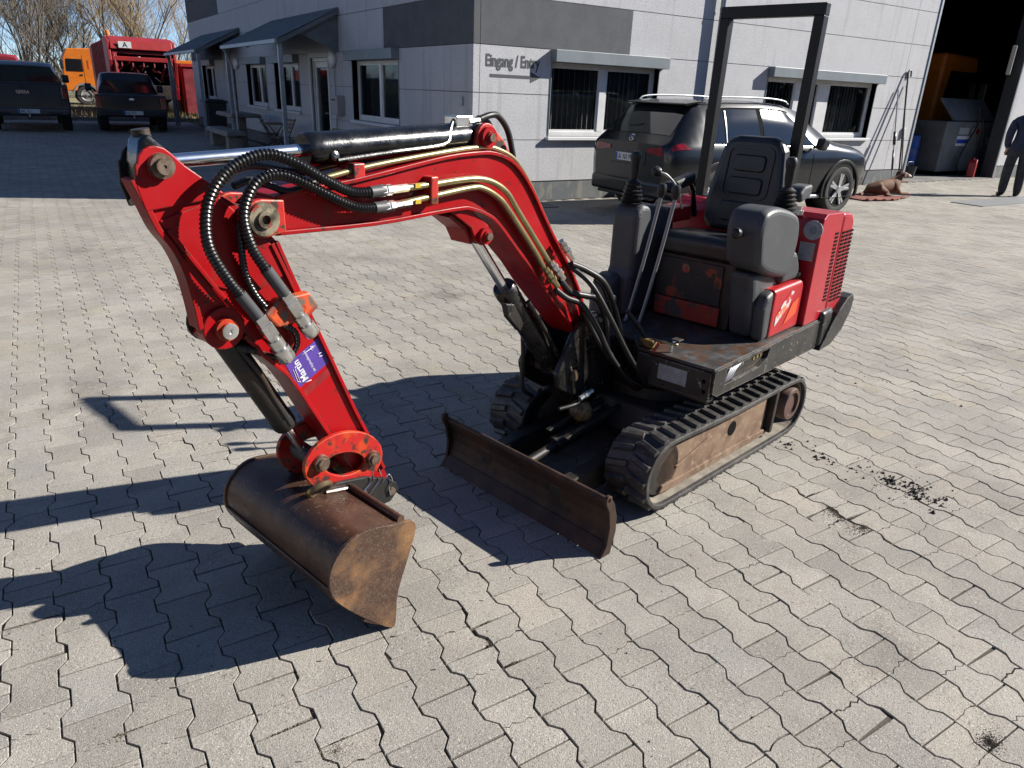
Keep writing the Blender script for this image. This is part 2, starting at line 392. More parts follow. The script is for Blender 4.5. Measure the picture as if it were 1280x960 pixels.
def fbox(mb, side, u0, u1, v0, v1, d0, d1):
    """box on a facade: u along, v up, d outward distance from the facade plane"""
    if side == 'S': mb.box(u0-WX, u1-WX, -d1, -d0, v0, v1)
    else: mb.box(-d1, -d0, u0-WY, u1-WY, v0, v1)
ROWS = [.30, .92, 1.57, 2.205, 2.85, 3.49, 4.13, 4.77, 5.41, 6.05, 6.7]
def facade(side, cols, openings, dark, u_end):
    g = .005
    for a, b in zip(cols, cols[1:]):
        for r0, r1 in zip(ROWS, ROWS[1:]):
            mb = MB(); cs = cells_minus(a+g, b-g, r0+g, r1-g, openings)
            for c in cs: mb = MB(); fbox(mb, side, *c, -.03, 0); mb.build('wall_panel', m_dwall if dark((a+b)/2, (r0+r1)/2) else m_wall, bld)
    mb = MB()
    for c in cells_minus(cols[0] + (.25 if side == 'W' else 0.026), cols[-1], 0, ROWS[-1], openings): fbox(mb, side, *c, -.24, -.024)
    mb.build('wall_backing', m_joint, bld)
    mb = MB()
    for c in cells_minus(cols[0]+(.03 if side == 'W' else 0), cols[-1], 0, .296, openings): fbox(mb, side, *c, -.03, -.012)
    mb.build('plinth', m_plinth, bld)
S_open = [(6.78, 8.95, .97, 2.04), (11.66, 15.05, .97, 2.04)]
GX0, GX1, GZ = 16.75, 20.9, 4.45
facade('S', [WX, 5.53, 10.25, 15.98, GX0-.02], S_open, lambda u, v: u < 8.3 and 2.2 < v < 2.85 and False, 0)
# the dark field on the south wall stops in mid-panel: a thin painted coat on the panel
fbx = MB(); fbox(fbx, 'S', 5.535, 8.28, 2.211, 2.844, .0005, .003); fbx.build('painted_field', m_dwall, bld)
fbx = MB(); fbox(fbx, 'S', 5.425, 5.525, 2.211, 2.844, .0005, .003); fbx.build('painted_field', m_dwall, bld)
mb = MB(); 
for c in cells_minus(GX0-.02, 36.4, GZ, ROWS[-1], []): fbox(mb, 'S', *c, -.24, 0)
mb.build('gate_lintel', m_wall, bld)
mb = MB(); fbox(mb, 'S', GX1, 36.4, .3, GZ-.004, -.24, 0); mb.build('wall_panel', m_wall, bld)
mb = MB(); fbox(mb, 'S', GX1+.003, 36.4, 0, .296, -.24, -.012); mb.build('plinth', m_plinth, bld)
W_open = [(12.3, 14.5, .97, 2.04), (15.95, 17.1, .03, 2.12), (17.95, 20.0, .97, 2.04), (20.85, 22.9, .97, 2.04), (24.3, 25.4, .03, 2.12), (27.3, 29.3, .97, 2.04)]
def wdark(u, v): return (u < 12.92 and 2.2 < v < 2.85) or (u > 25.9 and 3.49 < v < 4.77) or (26.9 < u and 2.2 < v < 2.85)
facade('W', [WY+.0, 12.92, 15.2, 18.8, 22.2, 25.9, 28.6, 31.2], W_open, wdark, 31.2)
# roof, back and inner dark rooms
mb = MB(); mb.box(.03, 31, .03, 21.4, 6.7, 6.95); mb.build('roof', m_plinth, bld)
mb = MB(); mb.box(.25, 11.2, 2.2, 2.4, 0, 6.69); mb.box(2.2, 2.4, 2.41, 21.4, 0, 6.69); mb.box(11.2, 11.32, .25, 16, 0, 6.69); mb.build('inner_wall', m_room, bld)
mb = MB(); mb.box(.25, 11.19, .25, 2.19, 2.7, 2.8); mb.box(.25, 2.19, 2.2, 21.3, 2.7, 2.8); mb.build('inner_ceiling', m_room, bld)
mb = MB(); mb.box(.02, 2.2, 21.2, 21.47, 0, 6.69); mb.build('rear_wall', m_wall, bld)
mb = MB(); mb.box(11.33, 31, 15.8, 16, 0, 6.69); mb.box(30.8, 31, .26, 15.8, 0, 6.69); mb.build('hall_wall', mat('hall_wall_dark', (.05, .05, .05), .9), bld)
def window(side, u0, u1, v0, v1, mull, box=True, slats=True, col=0):
    w_ = empty('window', (0, 0, 0)); w_.parent = bld
    d = -.10; fr = MB(); f = .055
    for c in ((u0, u0+f, v0, v1), (u1-f, u1, v0, v1), (u0+f, u1-f, v1-f, v1), (u0+f, u1-f, v0, v0+f*1.3)): fbox(fr, side, *c, d-.07, d)
    for a, b in mull: fbox(fr, side, a, b, v0+f*1.3, v1-f, d-.07, d+.004)
    fr.build('frame', m_frame, w_, .004)
    edges = [u0+f]+[q for p in mull for q in p]+[u1-f]
    for a, b in zip(edges[::2], edges[1::2]):
        p = MB(); fbox(p, side, a, b, v0+f*1.3, v1-f, d-.04, d-.034); p.build('pane', m_glass, w_)
        sf = MB()
        for c in ((a, a+.028, v0+f*1.3, v1-f), (b-.028, b, v0+f*1.3, v1-f), (a+.028, b-.028, v1-f-.028, v1-f), (a+.028, b-.028, v0+f*1.3, v0+f*1.3+.03)): fbox(sf, side, *c, d-.03, d-.012)
        sf.build('sash', m_frame, w_)
    for c in ((u0-.012, u0, v0, v1), (u1, u1+.012, v0, v1)): rv = MB(); fbox(rv, side, *c, -.2, .012); rv.build('guide_rail', m_alu, w_)
    sl = MB(); fbox(sl, side, u0-.05, u1+.05, v0-.05, v0-.004, -.1, .075); sl.build('sill', m_sill, w_, .004)
    if box:
        bx = MB(); fbox(bx, side, u0-.03, u1+.09, v1-.005, v1+.165, .002, .15); bx.build('shutter_box', m_alu, w_, .006)
    if slats:
        n = int((u1-u0)/.105)
        for i in range(n):
            uu = u0+.07+i*(u1-u0-.1)/n; an = rnd.uniform(.75, 1.05); s = MB(); hw = .05
            a, b = uu-hw*math.cos(an), uu+hw*math.cos(an); dd = hw*math.sin(an)
            if side == 'S': P = [(a-WX, .34-dd, v0+.03), (b-WX, .34+dd, v0+.03), (b-WX, .34+dd, v1-.03), (a-WX, .34-dd, v1-.03)]
            else: P = [(.34-dd, a-WY, v0+.03), (.34+dd, b-WY, v0+.03), (.34+dd, b-WY, v1-.03), (.34-dd, a-WY, v1-.03)]
            s.add(P, [(0, 1, 2, 3)]).build('blind_slat', m_blind, w_, solid=.002)
    return w_
window('S', *S_open[0], [(7.80, 7.93)]); window('S', *S_open[1], [(12.6, 12.78), (13.32, 13.66)])
window('W', *W_open[0], [(13.3, 13.4)]); window('W', *W_open[2], [(18.85, 18.95)]); window('W', *W_open[3], [(21.8, 21.9)]); window('W', *W_open[5], [(28.2, 28.3)])
def door(u0, u1, v0, v1):
    d_ = empty('door', (0, 0, 0)); d_.parent = bld
    fr = MB(); f = .07
    for c in ((u0, u0+f, v0, v1), (u1-f, u1, v0, v1), (u0+f, u1-f, v1-f, v1)): fbox(fr, 'W', *c, -.16, -.05)
    fr.build('frame', m_frame, d_, .004)
    lf = MB(); a, b = u0+f+.004, u1-f-.004
    for c in ((a, a+.1, v0, v1-f-.004), (b-.1, b, v0, v1-f-.004), (a+.1, b-.1, v1-f-.12, v1-f-.004), (a+.1, b-.1, v0, v0+.16)): fbox(lf, 'W', *c, -.15, -.075)
    lf.build('leaf', m_frame, d_, .004)
    p = MB(); fbox(p, 'W', a+.1, b-.1, v0+.16, v1-f-.12, -.115, -.105); p.build('pane', m_glass, d_)
    h = MB(); h.tube([(.06, u0+.14-WY, 1.02), (.0, u0+.14-WY, 1.02), (.0, u0+.26-WY, 1.02)], .011, 8); h.build('handle', m_galv, d_)
    tr_ = MB()
    for c in ((u0-.09, u0-.002, v0, v1+.09), (u1+.002, u1+.09, v0, v1+.09), (u0-.002, u1+.002, v1+.002, v1+.09)): fbox(tr_, 'W', *c, .001, .012)
    tr_.build('surround', mat('door_surround', (.74, .74, .75), .8), d_)
door(*W_open[1]); door(*W_open[4])
# downpipe, wall lamps, letter box, small boxes
mb = MB(); mb.tube([(10.16-WX, -.09, z) for z in (.05, 3, 6.6)], .05, 14)
dp = mb.build('downpipe', m_zinc, bld)
for z in (1.1, 3.0): MB().lathe((10.16-WX, -.09, z), (0, 0, 1), [(0, .052), (0, .057), (.03, .057), (.03, .052)], 14).build('pipe_clip', m_galv, dp)
for yy in (15.52, 23.9):
    MB().lathe((-.002, yy-WY, 2.08), (-1, 0, 0), [(0, .15), (.05, .17), (.08, .16), (.1, .1), (.1, .02)], 24).build('wall_lamp', m_frame, bld)
mb = MB(); fbox(mb, 'W', 15.02, 15.45, 1.02, 1.40, .002, .16); lb = mb.build('letter_box', mat('letter_box_beige', (.42, .40, .37), .6), bld, .01)
mb = MB(); fbox(mb, 'W', 15.12, 15.36, 1.30, 1.325, .155, .163); mb.build('slot', m_room, lb)
mb = MB(); mb.tube([(-.03, 15.5-WY, .4), (-.03, 15.5-WY, 1.95)], .016, 8).build('conduit', m_frame, bld)
mb = MB(); fbox(mb, 'S', 16.33, 16.43, .98, 1.18, .001, .04); mb.build('switch_box', m_frame, bld, .005)
mb = MB(); fbox(mb, 'W', 9.98, 10.06, 1.38, 1.5, .001, .03); mb.build('switch_box', m_zinc, bld, .004)
# lettering Eingang / Entry and arrow
Mx = basis((5.62-WX, -.0035, 1.93), (1, 0, 0), (0, 0, 1))
text_mesh('lettering', 'Eingang / Entry', .222, m_lett, bld, Mx, .70, .0006, .0065)
ar = MB(); A = [(5.70, 1.782), (6.40, 1.782), (6.40, 1.725), (6.58, 1.803), (6.40, 1.88), (6.40, 1.824), (5.70, 1.824)]
ar.prism([(x-WX, z) for x, z in A], -.0035, -.0005).build('arrow', m_lett, bld)
# gate frame
mb = MB(); fbox(mb, 'S', GX0-.02, GX0+.05, .0, GZ, -.26, .02); mb.build('gate_jamb', m_galv, bld, .005)
mb = MB(); fbox(mb, 'S', GX1-.04, GX1+.0, .0, GZ, -.30, .012); mb.build('gate_jamb', m_steelblk, bld, .005)
mb = MB(); fbox(mb, 'S', GX1+.0015, GX1+.05, .0, GZ, .0015, .012); mb.build('gate_jamb', m_galv, bld)
# canopies
m_can = mat('canopy_sheet', (.19, .215, .225), .5, .2, col2=(.15, .17, .18), scale=4)
def canopy(y0, y1):
    c = empty('canopy', (0, 0, 0)); c.parent = bld
    a, b = y0-WY, y1-WY; x0, x1, z0, z1 = -1.26, -.01, 2.36, 2.98
    sh = MB(); n = int((y1-y0)/.1); pts = []
    for xx, z in ((x0, z0), (x1, z1)):
        pts.append([(xx, a+(b-a)*i/(2*n), z+(.02 if i % 2 else 0)) for i in range(2*n+1)])
    sh.grid(pts, False).build('roof_sheet', m_can, c, solid=.006, fix=False)
    for yy in (a+.03, (a+b)/2, b-.03):
        r_ = MB(); r_.add([(x0+.02, yy-.03, z0-.10), (x1, yy-.03, z1-.10), (x1, yy-.03, z1-.012), (x0+.02, yy-.03, z0-.012), (x0+.02, yy+.03, z0-.10), (x1, yy+.03, z1-.10), (x1, yy+.03, z1-.012), (x0+.02, yy+.03, z0-.012)], ((0, 1, 2, 3), (4, 5, 6, 7), (0, 1, 5, 4), (1, 2, 6, 5), (2, 3, 7, 6), (3, 0, 4, 7)))
        r_.build('rafter', m_can, c)
    MB().box(x0-.03, x0+.04, a, b, z0-.07, z0+.0).build('gutter', m_galv, c)
    for yy in (a+.12, b-.12):
        MB().box(x0+.05, x0+.13, yy-.04, yy+.04, 0, z0-.06).build('post', m_galv, c, .004)
        p_ = MB(); p_.box(x0+.0, x0+.18, yy-.09, yy+.09, .0, .012); p_.build('post_base', m_galv, c)
    MB().tube([(x0+.0, b-.25, z0-.06), (x0+.08, b-.23, z0-.22), (x0+.16, b-.2, z0-.45), (x0+.17, b-.2, .1)], .035, 10).build('downpipe', m_galv, c)
    # glazed windbreak panel at the near end
    return c
canopy(15.1, 19.9); canopy(23.3, 28.75)
MB().add([(-.9, 15.2-WY, 2.54), (-.012, 15.2-WY, 2.98), (-.012, 15.2-WY, 2.2), (-.012, 15.2-WY, 2.2)], [(0, 1, 2)]).build('canopy_gusset', m_can, bld, solid=.01)
# concrete slab in front of the wall by the lettering
tag(MB().box(5.5, 6.55, 9.0, 9.69, -.02, .012).build('slab', m_conc), kind='structure')
hf = MB(); hf.box(GX0+.03, 36.2, WY+.0, 25.5, -.05, .003); tag(hf.build('hall_floor', m_conc), kind='structure')
# ---------------------------------------------------------------- mini excavator
m_red = mat('red_paint', (.42, .0045, .008), .38, col2=(.34, .0045, .007), scale=3, thr=.55, soft=.2, col3=(.085, .022, .015), scale3=30, thr3=.635, soft3=.025, spec=.28, rvar=.1, bump=.06, bscale=160, edge=((.07, .03, .022), .006, 20, .50), streak=((.22, .03, .025), (5, 5, 1.2), 5., .60, .6))
m_redworn = mat('red_paint_worn', (.52, .014, .012), .45, col2=(.60, .055, .012), scale=14, thr=.57, soft=.06, col3=(.055, .03, .022), scale3=22, thr3=.56, soft3=.04, bump=.15, bscale=120, edge=((.55, .10, .02), .008, 14, .44))
m_redhood = mat('red_hood_paint', (.48, .010, .024), .34, col2=(.42, .009, .020), scale=3, thr=.5, soft=.2, col3=(.60, .16, .16), scale3=60, thr3=.74, soft3=.03, coat=.3, rvar=.08)
m_redpanel = mat('red_side_panel', (.52, .016, .022), .42, col2=(.45, .012, .018), scale=4, col3=(.14, .10, .09), scale3=15, thr3=.69, soft3=.015, edge=((.30, .2, .17), .008, 16, .5))
m_blk = mat('black_paint', (.006, .006, .0065), .25, col2=(.010, .010, .009), scale=18, thr=.58, soft=.08, col3=(.10, .08, .06), scale3=60, thr3=.72, soft3=.03, coat=.25, rvar=.12, bump=.12, bscale=120)
m_blkg = mat('black_greasy', (.009, .0085, .008), .32, col2=(.03, .026, .022), scale=12, thr=.55, soft=.1, col3=(.30, .26, .2), scale3=38, thr3=.68, soft3=.05, rvar=.2, bump=.4, bscale=90)
m_blkrust = mat('black_paint_rusty', (.016, .015, .014), .5, col2=(.045, .028, .018), scale=7, thr=.53, soft=.1, col3=(.11, .055, .022), scale3=24, thr3=.66, soft3=.04, bump=.25, bscale=110)
m_plat = mat('platform_plate', (.045, .042, .04), .5, .0, col2=(.10, .10, .10), scale=9, thr=.55, soft=.1, col3=(.085, .040, .022), scale3=14, thr3=.53, soft3=.06, rvar=.15, bump=.25, bscale=120)
m_frame2 = mat('frame_side_black', (.036, .034, .032), .42, col2=(.014, .013, .012), scale=6, thr=.5, soft=.15, col3=(.34, .31, .27), scale3=44, thr3=.655, soft3=.02, rvar=.15, edge=((.30, .27, .23), .005, 18, .42))
m_rust = mat('bucket_rust', (.075, .037, .025), .34, .3, col2=(.135, .072, .045), scale=6, thr=.54, soft=.12, col3=(.20, .125, .07), scale3=70, thr3=.63, soft3=.06, rvar=.15, bump=.35, bscale=170)
m_rustside = mat('bucket_side_rust', (.085, .044, .029), .55, .2, col2=(.38, .20, .085), scale=4.5, thr=.55, soft=.12, col3=(.155, .11, .08), scale3=140, thr3=.57, soft3=.1, rvar=.12, bump=.4, bscale=200)
m_bladerust = mat('blade_rust', (.050, .025, .015), .6, .15, col2=(.10, .05, .025), scale=7, thr=.58, soft=.12, col3=(.020, .012, .009), scale3=9, thr3=.58, soft3=.1, bump=.4, bscale=150)
m_trackfr = mat('track_frame_rust', (.25, .16, .10), .8, col2=(.13, .072, .042), scale=7, thr=.5, soft=.2, col3=(.30, .215, .14), scale3=30, thr3=.6, soft3=.12, bump=.3, bscale=90)
m_rubber = mat('track_rubber', (.034, .032, .031), .5, col2=(.075, .069, .062), scale=14, thr=.52, soft=.12, col3=(.16, .15, .135), scale3=60, thr3=.66, soft3=.06, bump=.3, bscale=140)
m_dust = mat('track_dust', (.34, .30, .24), .95, col2=(.24, .21, .17), scale=16, bump=.4, bscale=90)
m_gplast = mat('grey_console_plastic', (.066, .069, .074), .5, col2=(.085, .087, .09), scale=6, thr=.55, soft=.2, col3=(.15, .15, .15), scale3=60, thr3=.735, soft3=.02, bump=.12, bscale=420, spec=.35)
m_vinyl = mat('seat_vinyl', (.012, .012, .013), .38, col2=(.022, .021, .021), scale=12, bump=.18, bscale=300)
m_rubb = mat('black_rubber', (.008, .008, .008), .45, col2=(.018, .017, .016), scale=20, bump=.1, spec=.4)
m_hose = mat('corrugated_hose', (.007, .007, .007), .33, col2=(.013, .012, .011), scale=25, spec=.45)
m_chrome = mat('chrome_rod', (.88, .89, .90), .2, 1., col2=(.80, .81, .82), scale=30)
m_olive = mat('pipe_yellow_zinc', (.36, .31, .16), .34, .75, col2=(.26, .22, .11), scale=16, thr=.5, soft=.2, col3=(.10, .08, .05), scale3=30, thr3=.7, soft3=.05)
m_zsteel = mat('fitting_zinc', (.74, .74, .71), .27, .9, col2=(.60, .59, .55), scale=22, col3=(.25, .2, .14), scale3=50, thr3=.66, soft3=.06)
m_pin = mat('pin_steel', (.24, .19, .15), .45, .7, col2=(.13, .075, .045), scale=30, thr=.5, soft=.15)
m_paper = mat('label_grey', (.42, .43, .45), .6, col2=(.33, .34, .36), scale=30)
m_purple = mat('sticker_purple', (.11, .055, .36), .5, col2=(.09, .045, .30), scale=15)
m_white = mat('print_white', (.75, .75, .78), .6)
m_orange = mat('orange_paint_worn', (.68, .10, .02), .5, col2=(.40, .03, .012), scale=24, thr=.5, soft=.08, col3=(.16, .125, .095), scale3=26, thr3=.535, soft3=.05)
m_weld = mat('bare_weld', (.62, .60, .57), .3, .9, col2=(.35, .3, .25), scale=40)
m_dark = mat('recess_black', (.003, .003, .003), .9, spec=.1)
TH = R(2.7)
EO = Vector((2.39, 2.37, 0)); fh = Vector((-.978*math.cos(TH)+.208*math.sin(TH), -.208*math.cos(TH)-.978*math.sin(TH)))
exc = empty('mini_excavator', EO, math.atan2(fh.y, fh.x), 'red and grey mini excavator with rubber tracks, dozer blade and rusty wide bucket', 'excavator')
YC = -.175
cT, sT = math.cos(TH), math.sin(TH)
def T(x, y, z): return (x*cT+y*sT, -x*sT+y*cT, z)     # track frame -> house frame
TM = Matrix(((cT, sT, 0, 0), (-sT, cT, 0, 0), (0, 0, 1, 0), (0, 0, 0, 1)))
# --- tracks
def loop_pts():
    P = []; zr = .172; n = 10
    top = [(.50, .342), (.30, .338), (.05, .331), (-.2, .333), (-.45, .338)]
    P += top
    P += [(-.53+.165*math.cos(R(a)), .172+.166*math.sin(R(a))) for a in range(100, 261, 20)]
    P += [(-.45, .004), (-.1, .004), (.25, .004), (.5, .004)]
    P += [(.555+.17*math.cos(R(a)), .173+.169*math.sin(R(a))) for a in range(-80, 81, 20)]
    return P
LP = loop_pts()
def resample(P, n, close=True):
    Q = [Vector((a, b)) for a, b in P]; Q.append(Q[0]); d = [0]
    for a, b in zip(Q, Q[1:]): d.append(d[-1]+(b-a).length)
    out = []
    for k in range(n):
        s = d[-1]*k/n
        for i in range(len(Q)-1):
            if d[i] <= s <= d[i+1]: out.append(Q[i].lerp(Q[i+1], (s-d[i])/max(1e-9, d[i+1]-d[i]))); break
    return out
NL = 42
L84 = resample(LP, NL*2)
def inset(P, d):
    out = []
    n = len(P)
    for i in range(n):
        t = (P[(i+1) % n]-P[i-1]).normalized(); out.append((P[i].x-t.y*d, P[i].y+t.x*d))
    return out
lug_me = None
def track(y0, y1, sgn):
    t_ = empty('track'); t_.parent = exc
    core = inset(L84, .016); inn = inset(L84, .036)
    mb = MB().ring_prism([tuple(p) for p in core], inn, y0, y1); mb.v = [T(*p) for p in mb.v]; mb.build('belt', m_rubber, t_, .004)
    mb = MB().ring_prism([(x, z) for x, z in inset(L84, .034)], inset(L84, .042), y0+.02, y1-.02); mb.v = [T(*p) for p in mb.v]; mb.build('belt_lining', m_dust, t_)
    global lug_me
    if lug_me is None:
        b = MB(); hx_, hy_, hz_ = .0165, .050, .0135   # tapered block
        pts = [(-hx_, -hy_, 0), (hx_, -hy_, 0), (hx_*1.0, hy_, 0), (-hx_*1.0, hy_, 0), (-hx_*.6, -hy_*.94, hz_), (hx_*.6, -hy_*.94, hz_), (hx_*.6, hy_*.94, hz_), (-hx_*.6, hy_*.94, hz_)]
        b.add(pts, ((0, 3, 2, 1), (4, 5, 6, 7), (0, 1, 5, 4), (1, 2, 6, 5), (2, 3, 7, 6), (3, 0, 4, 7))); lug_me = b.mesh('lug'); lug_me.materials.append(m_rubber)
    n = len(L84); w_ = y1-y0
    for k in range(NL):
        for row in (0, 1):
            i = (2*k+row) % n; p = L84[i]; tg = (L84[(i+1) % n]-L84[i-1]).normalized(); nm = Vector((tg.y, -tg.x))
            if sgn < 0 and p.x < .1: continue
            o = bpy.data.objects.new('lug', lug_me); COL.objects.link(o); o.parent = t_
            c = Vector((p.x-nm.x*.0165, y0+w_*(.26 if row else .74), p.y-nm.y*.0165))
            ang = R(14 if row else -14)
            ax = Vector((tg.x, 0, tg.y)); az = Vector((nm.x, 0, nm.y)); ay = az.cross(ax)
            ax2 = ax*math.cos(ang)+ay*math.sin(ang); ay2 = az.cross(ax2)
            Mx = Matrix(((ax2.x, ay2.x, az.x, c.x), (ax2.y, ay2.y, az.y, c.y), (ax2.z, ay2.z, az.z, c.z), (0, 0, 0, 1)))
            o.matrix_local = TM @ Mx
    yo = y1 if sgn > 0 else y0; yi = (y0+y1)/2
    a, b = sorted((yo-sgn*.05, yi-sgn*.06))
    def put(mb, *args, **kw): mb.v = [T(*p) for p in mb.v]; return mb.build(*args, **kw)
    fr = put(MB().prism([(.50, .07), (.57, .12), (.54, .20), (.46, .255), (-.33, .285), (-.345, .275), (-.345, .085), (-.30, .072)], a, b), 'side_frame', m_trackfr, t_, .006)
    put(MB().prism([(.55, .065), (.46, .058), (-.33, .058), (-.37, .07), (-.33, .092), (.53, .095)], a, b+sgn*.012 if sgn > 0 else b), 'frame_skirt', m_trackfr, t_, .004)
    put(MB().prism(arc(-.02, .19, .036, 0, 350, 16), yo-sgn*.0515, yo-sgn*.0485), 'hole', m_dark, t_)
    put(MB().prism([(.42, .145), (.44, .155), (.18, .215), (.16, .205)], yo-sgn*.05, yo-sgn*.042), 'rib', m_trackfr, t_, .004)
    put(MB().prism([(-.358, .07), (-.385, .07), (-.40, .30), (-.373, .30)], a-.005, b+.03), 'guide', m_blkrust, t_, .003)
    put(MB().lathe((-.53, yi, .183), (0, sgn, 0), [(0, .085), (w_/2-.012, .085), (w_/2-.004, .08), (w_/2-.004, .062), (w_/2-.016, .06), (w_/2-.016, .0)], 28), 'drive_hub', mat('hub_rust', (.12, .06, .042), .6, col2=(.07, .035, .028), scale=14), t_)
    put(MB().lathe((-.53, yi-.02, .176), (0, 1, 0), [(0, .11), (.04, .11)], 24), 'sprocket', m_blkrust, t_)
    put(MB().lathe((.53, y0+.05, .172), (0, 1, 0), [(0, .115), (w_-.1, .115)], 28), 'idler', m_blkrust, t_)
    for xx in (.3, .1, -.12, -.28): put(MB().lathe((xx, y0+.06, .075), (0, 1, 0), [(0, .036), (w_-.12, .036)], 14), 'roller', m_blkrust, t_)
track(.25, .462, 1); track(-.448, -.236, -1)
# --- chassis and blade
def putT(mb, *a, **k): mb.v = [T(*p) for p in mb.v]; return mb.build(*a, **k)
ch = putT(MB().prism([(.36, .12), (.42, .2), (.36, .32), (-.34, .32), (-.40, .2), (-.34, .12)], -.235, .25), 'undercarriage', m_blkrust, exc, .012)
putT(MB().lathe((0, 0, .32), (0, 0, 1), [(0, .30), (.05, .30), (.05, .27), (.11, .27)], 36), 'slew_ring', m_blkrust, ch)
putT(MB().prism([(.1, .05), (.22, .05), (.32, .1), (.32, .20), (.1, .20)], -.3, .31), 'cross_beam', m_blkrust, ch, .006)
bl = empty('blade'); bl.parent = exc
prof = [(1.0, .008), (.975, .035), (.958, .075), (.950, .12), (.955, .165), (.970, .20), (.984, .228)]
pf = prof+[(x-.014, z+.002) for x, z in reversed(prof)]
putT(MB().prism(pf, -.43, .482, smooth=False), 'blade_plate', m_bladerust, bl)
putT(MB().prism([(1.004, .0), (1.009, .004), (.972, .052), (.962, .045)], -.428, .48), 'cutting_edge', m_bladerust, bl, .002)
putT(MB().cyl((.972, -.428, .226), (.972, .48, .226), .012, 12), 'top_bar', m_bladerust, bl)
endp = [(1.012, .0), (.98, .04), (.972, .12), (.985, .19), (1.002, .222)]+arc(.99, .243, .017, -10, 190, 8)+[(.955, .215), (.935, .15), (.932, .09), (.955, .0)]
for a, b in ((-.445, -.430), (.482, .497)): putT(MB().prism(endp, a, b), 'end_plate', m_bladerust, bl, .002)
for yy in (.497, -.445): putT(MB().prism(arc(.99, .243, .0075, 0, 330, 10), yy-.0005 if yy > 0 else yy-.001, yy+.001 if yy > 0 else yy+.0005), 'lifting_hole', m_dark, bl)
for yy in (-.20, .20):
    putT(MB().prism([(.955, .05), (.955, .16), (.45, .20), (.2, .20), (.2, .13), (.45, .09)], yy-.03, yy+.03), 'arm', m_blkrust, bl, .006)
putT(MB().prism([(.945, .09), (.945, .19), (.80, .12), (.80, .09)], -.16, .16), 'gusset', m_blkrust, bl, .004)
putT(MB().cyl((.93, 0, .16), (.74, 0, .19), .02, 12), 'lift_rod', m_blkrust, bl)
putT(MB().cyl((.75, 0, .19), (.36, 0, .24), .038, 16), 'lift_cylinder', m_blkg, bl)
for yy in (.05, -.05): putT(MB().prism([(.36, .30), (.74, .245), (.72, .225), (.36, .275)], yy-.012, yy+.012), 'guard', m_blkrust, bl, .003)
# --- platform
plan = [(.30, .43), (.30, .05), (.22, -.02), (.22, -.36), (.12, -.43), (-.86, -.43), (-.98, -.38), (-1.0, .30), (-.98, .43)]
pl = empty('platform'); pl.parent = exc
MB().prism(plan, .545, .56, 'z').build('deck', m_plat, pl, .003)
MB().prism([(x*.985, y*.97) for x, y in plan], .44, .544, 'z').build('deck_core', m_blkrust, pl)
# near side skirt with the valve opening
side_o = [(.302, .553), (.302, .44), (.25, .418), (-.75, .41), (-.99, .43), (-.99, .553)]
sk = MB()
for poly in ([(.302, .552), (.302, .452), (.26, .43), (.20, .43), (.20, .552)], [(.20, .552), (.20, .538), (-.22, .54), (-.22, .552)], [(.20, .468), (.20, .43), (-.22, .418), (-.20, .495), (-.12, .468)], [(-.22, .552), (-.20, .495), (-.22, .418), (-.75, .408), (-.99, .43), (-.99, .552)]): sk.prism(poly, .421, .437)
sk.build('side_skirt', m_frame2, pl)
MB().box(-.22, .2, .30, .42, .43, .44).build('opening_floor', m_dark, pl)
for k in range(4): MB().tube(smooth_path([(.17-.02*k, .415, .45), (.16-.02*k, .425, .51), (.12-.03*k, .42, .53), (.06-.02*k, .41, .50)], 5), .006, 6).build('cable', m_white, pl)
for k in range(3): MB().lathe((-.09-.035*k, .395, .515), (0, 1, 0), [(0, .014), (.02, .014), (.02, .008), (.026, .008)], 10).build('valve_fitting', mat('brass', (.55, .42, .14), .35, .9), pl)
MB().box(.3005, .312, .06, .425, .428, .543).build('front_plate', m_frame2, pl, .003)
MB().box(.245, .31, .07, .42, .40, .427).build('lower_lip', m_blkrust, pl, .01)
MB().box(.3125, .3145, .175, .315, .452, .522).build('type_label', m_paper, pl)
for yy, zz in ((.395, .5), (.40, .455)): MB().cyl((.306, yy, zz), (.314, yy, zz), .009, 10).build('bolt', m_dark, pl)
# counterweight with its curved rear plate
cwp = [(-.80, .452), (-.93, .445), (-1.04, .39), (-1.10, .27), (-1.125, .1), (-1.125, -.12), (-1.08, -.30), (-.97, -.42), (-.80, -.44), (-.80, .0)]
MB().prism(cwp, .41, .60, 'z', True).build('counterweight', m_frame2, exc, .02, 3)
MB().prism([(-.80, .395), (-.95, .40), (-1.08, .455), (-1.16, .54), (-1.18, .61), (-1.15, .645), (-1.08, .635), (-.97, .57), (-.88, .48)], .40, .462).build('rear_skirt', m_frame2, exc, .004)
# --- hood
hd = empty('engine_hood'); hd.parent = exc
hp = [(-.60, .562), (-.60, 1.045), (-.615, 1.085), (-.65, 1.108), (-.86, 1.10), (-.865, 1.10), (-.865, .562)]
MB().prism(hp, -.40, .425).build('front_shell', m_redhood, hd, .028, 3)
hp2 = [(-.872, .562), (-.872, 1.098), (-1.0, 1.085), (-1.04, 1.05), (-1.055, .95), (-1.085, .60), (-1.085, .562)]
MB().prism(hp2, -.38, .424).build('rear_shell', m_redhood, hd, .022, 3)
mb = MB(); mb.box(-.874, -.864, -.38, .418, .562, 1.09); mb.build('shell_gap', m_dark, hd)
def slots(x0, x1, cols, z0, z1, rows, lean):
    for c in range(cols):
        for r_ in range(rows):
            z = z0+(z1-z0)*r_/(rows-1); xx = x0+(x1-x0)*(c/(max(1, cols-1)))+lean*(z-z0)
            w2 = .018 if cols > 1 else .02
            MB().prism([(xx-w2, z-.0055), (xx+w2, z-.0055), (xx+w2+.002, z+.0055), (xx-w2+.002, z+.0055)], .4225, .4275).build('louvre_slot', m_dark, hd)
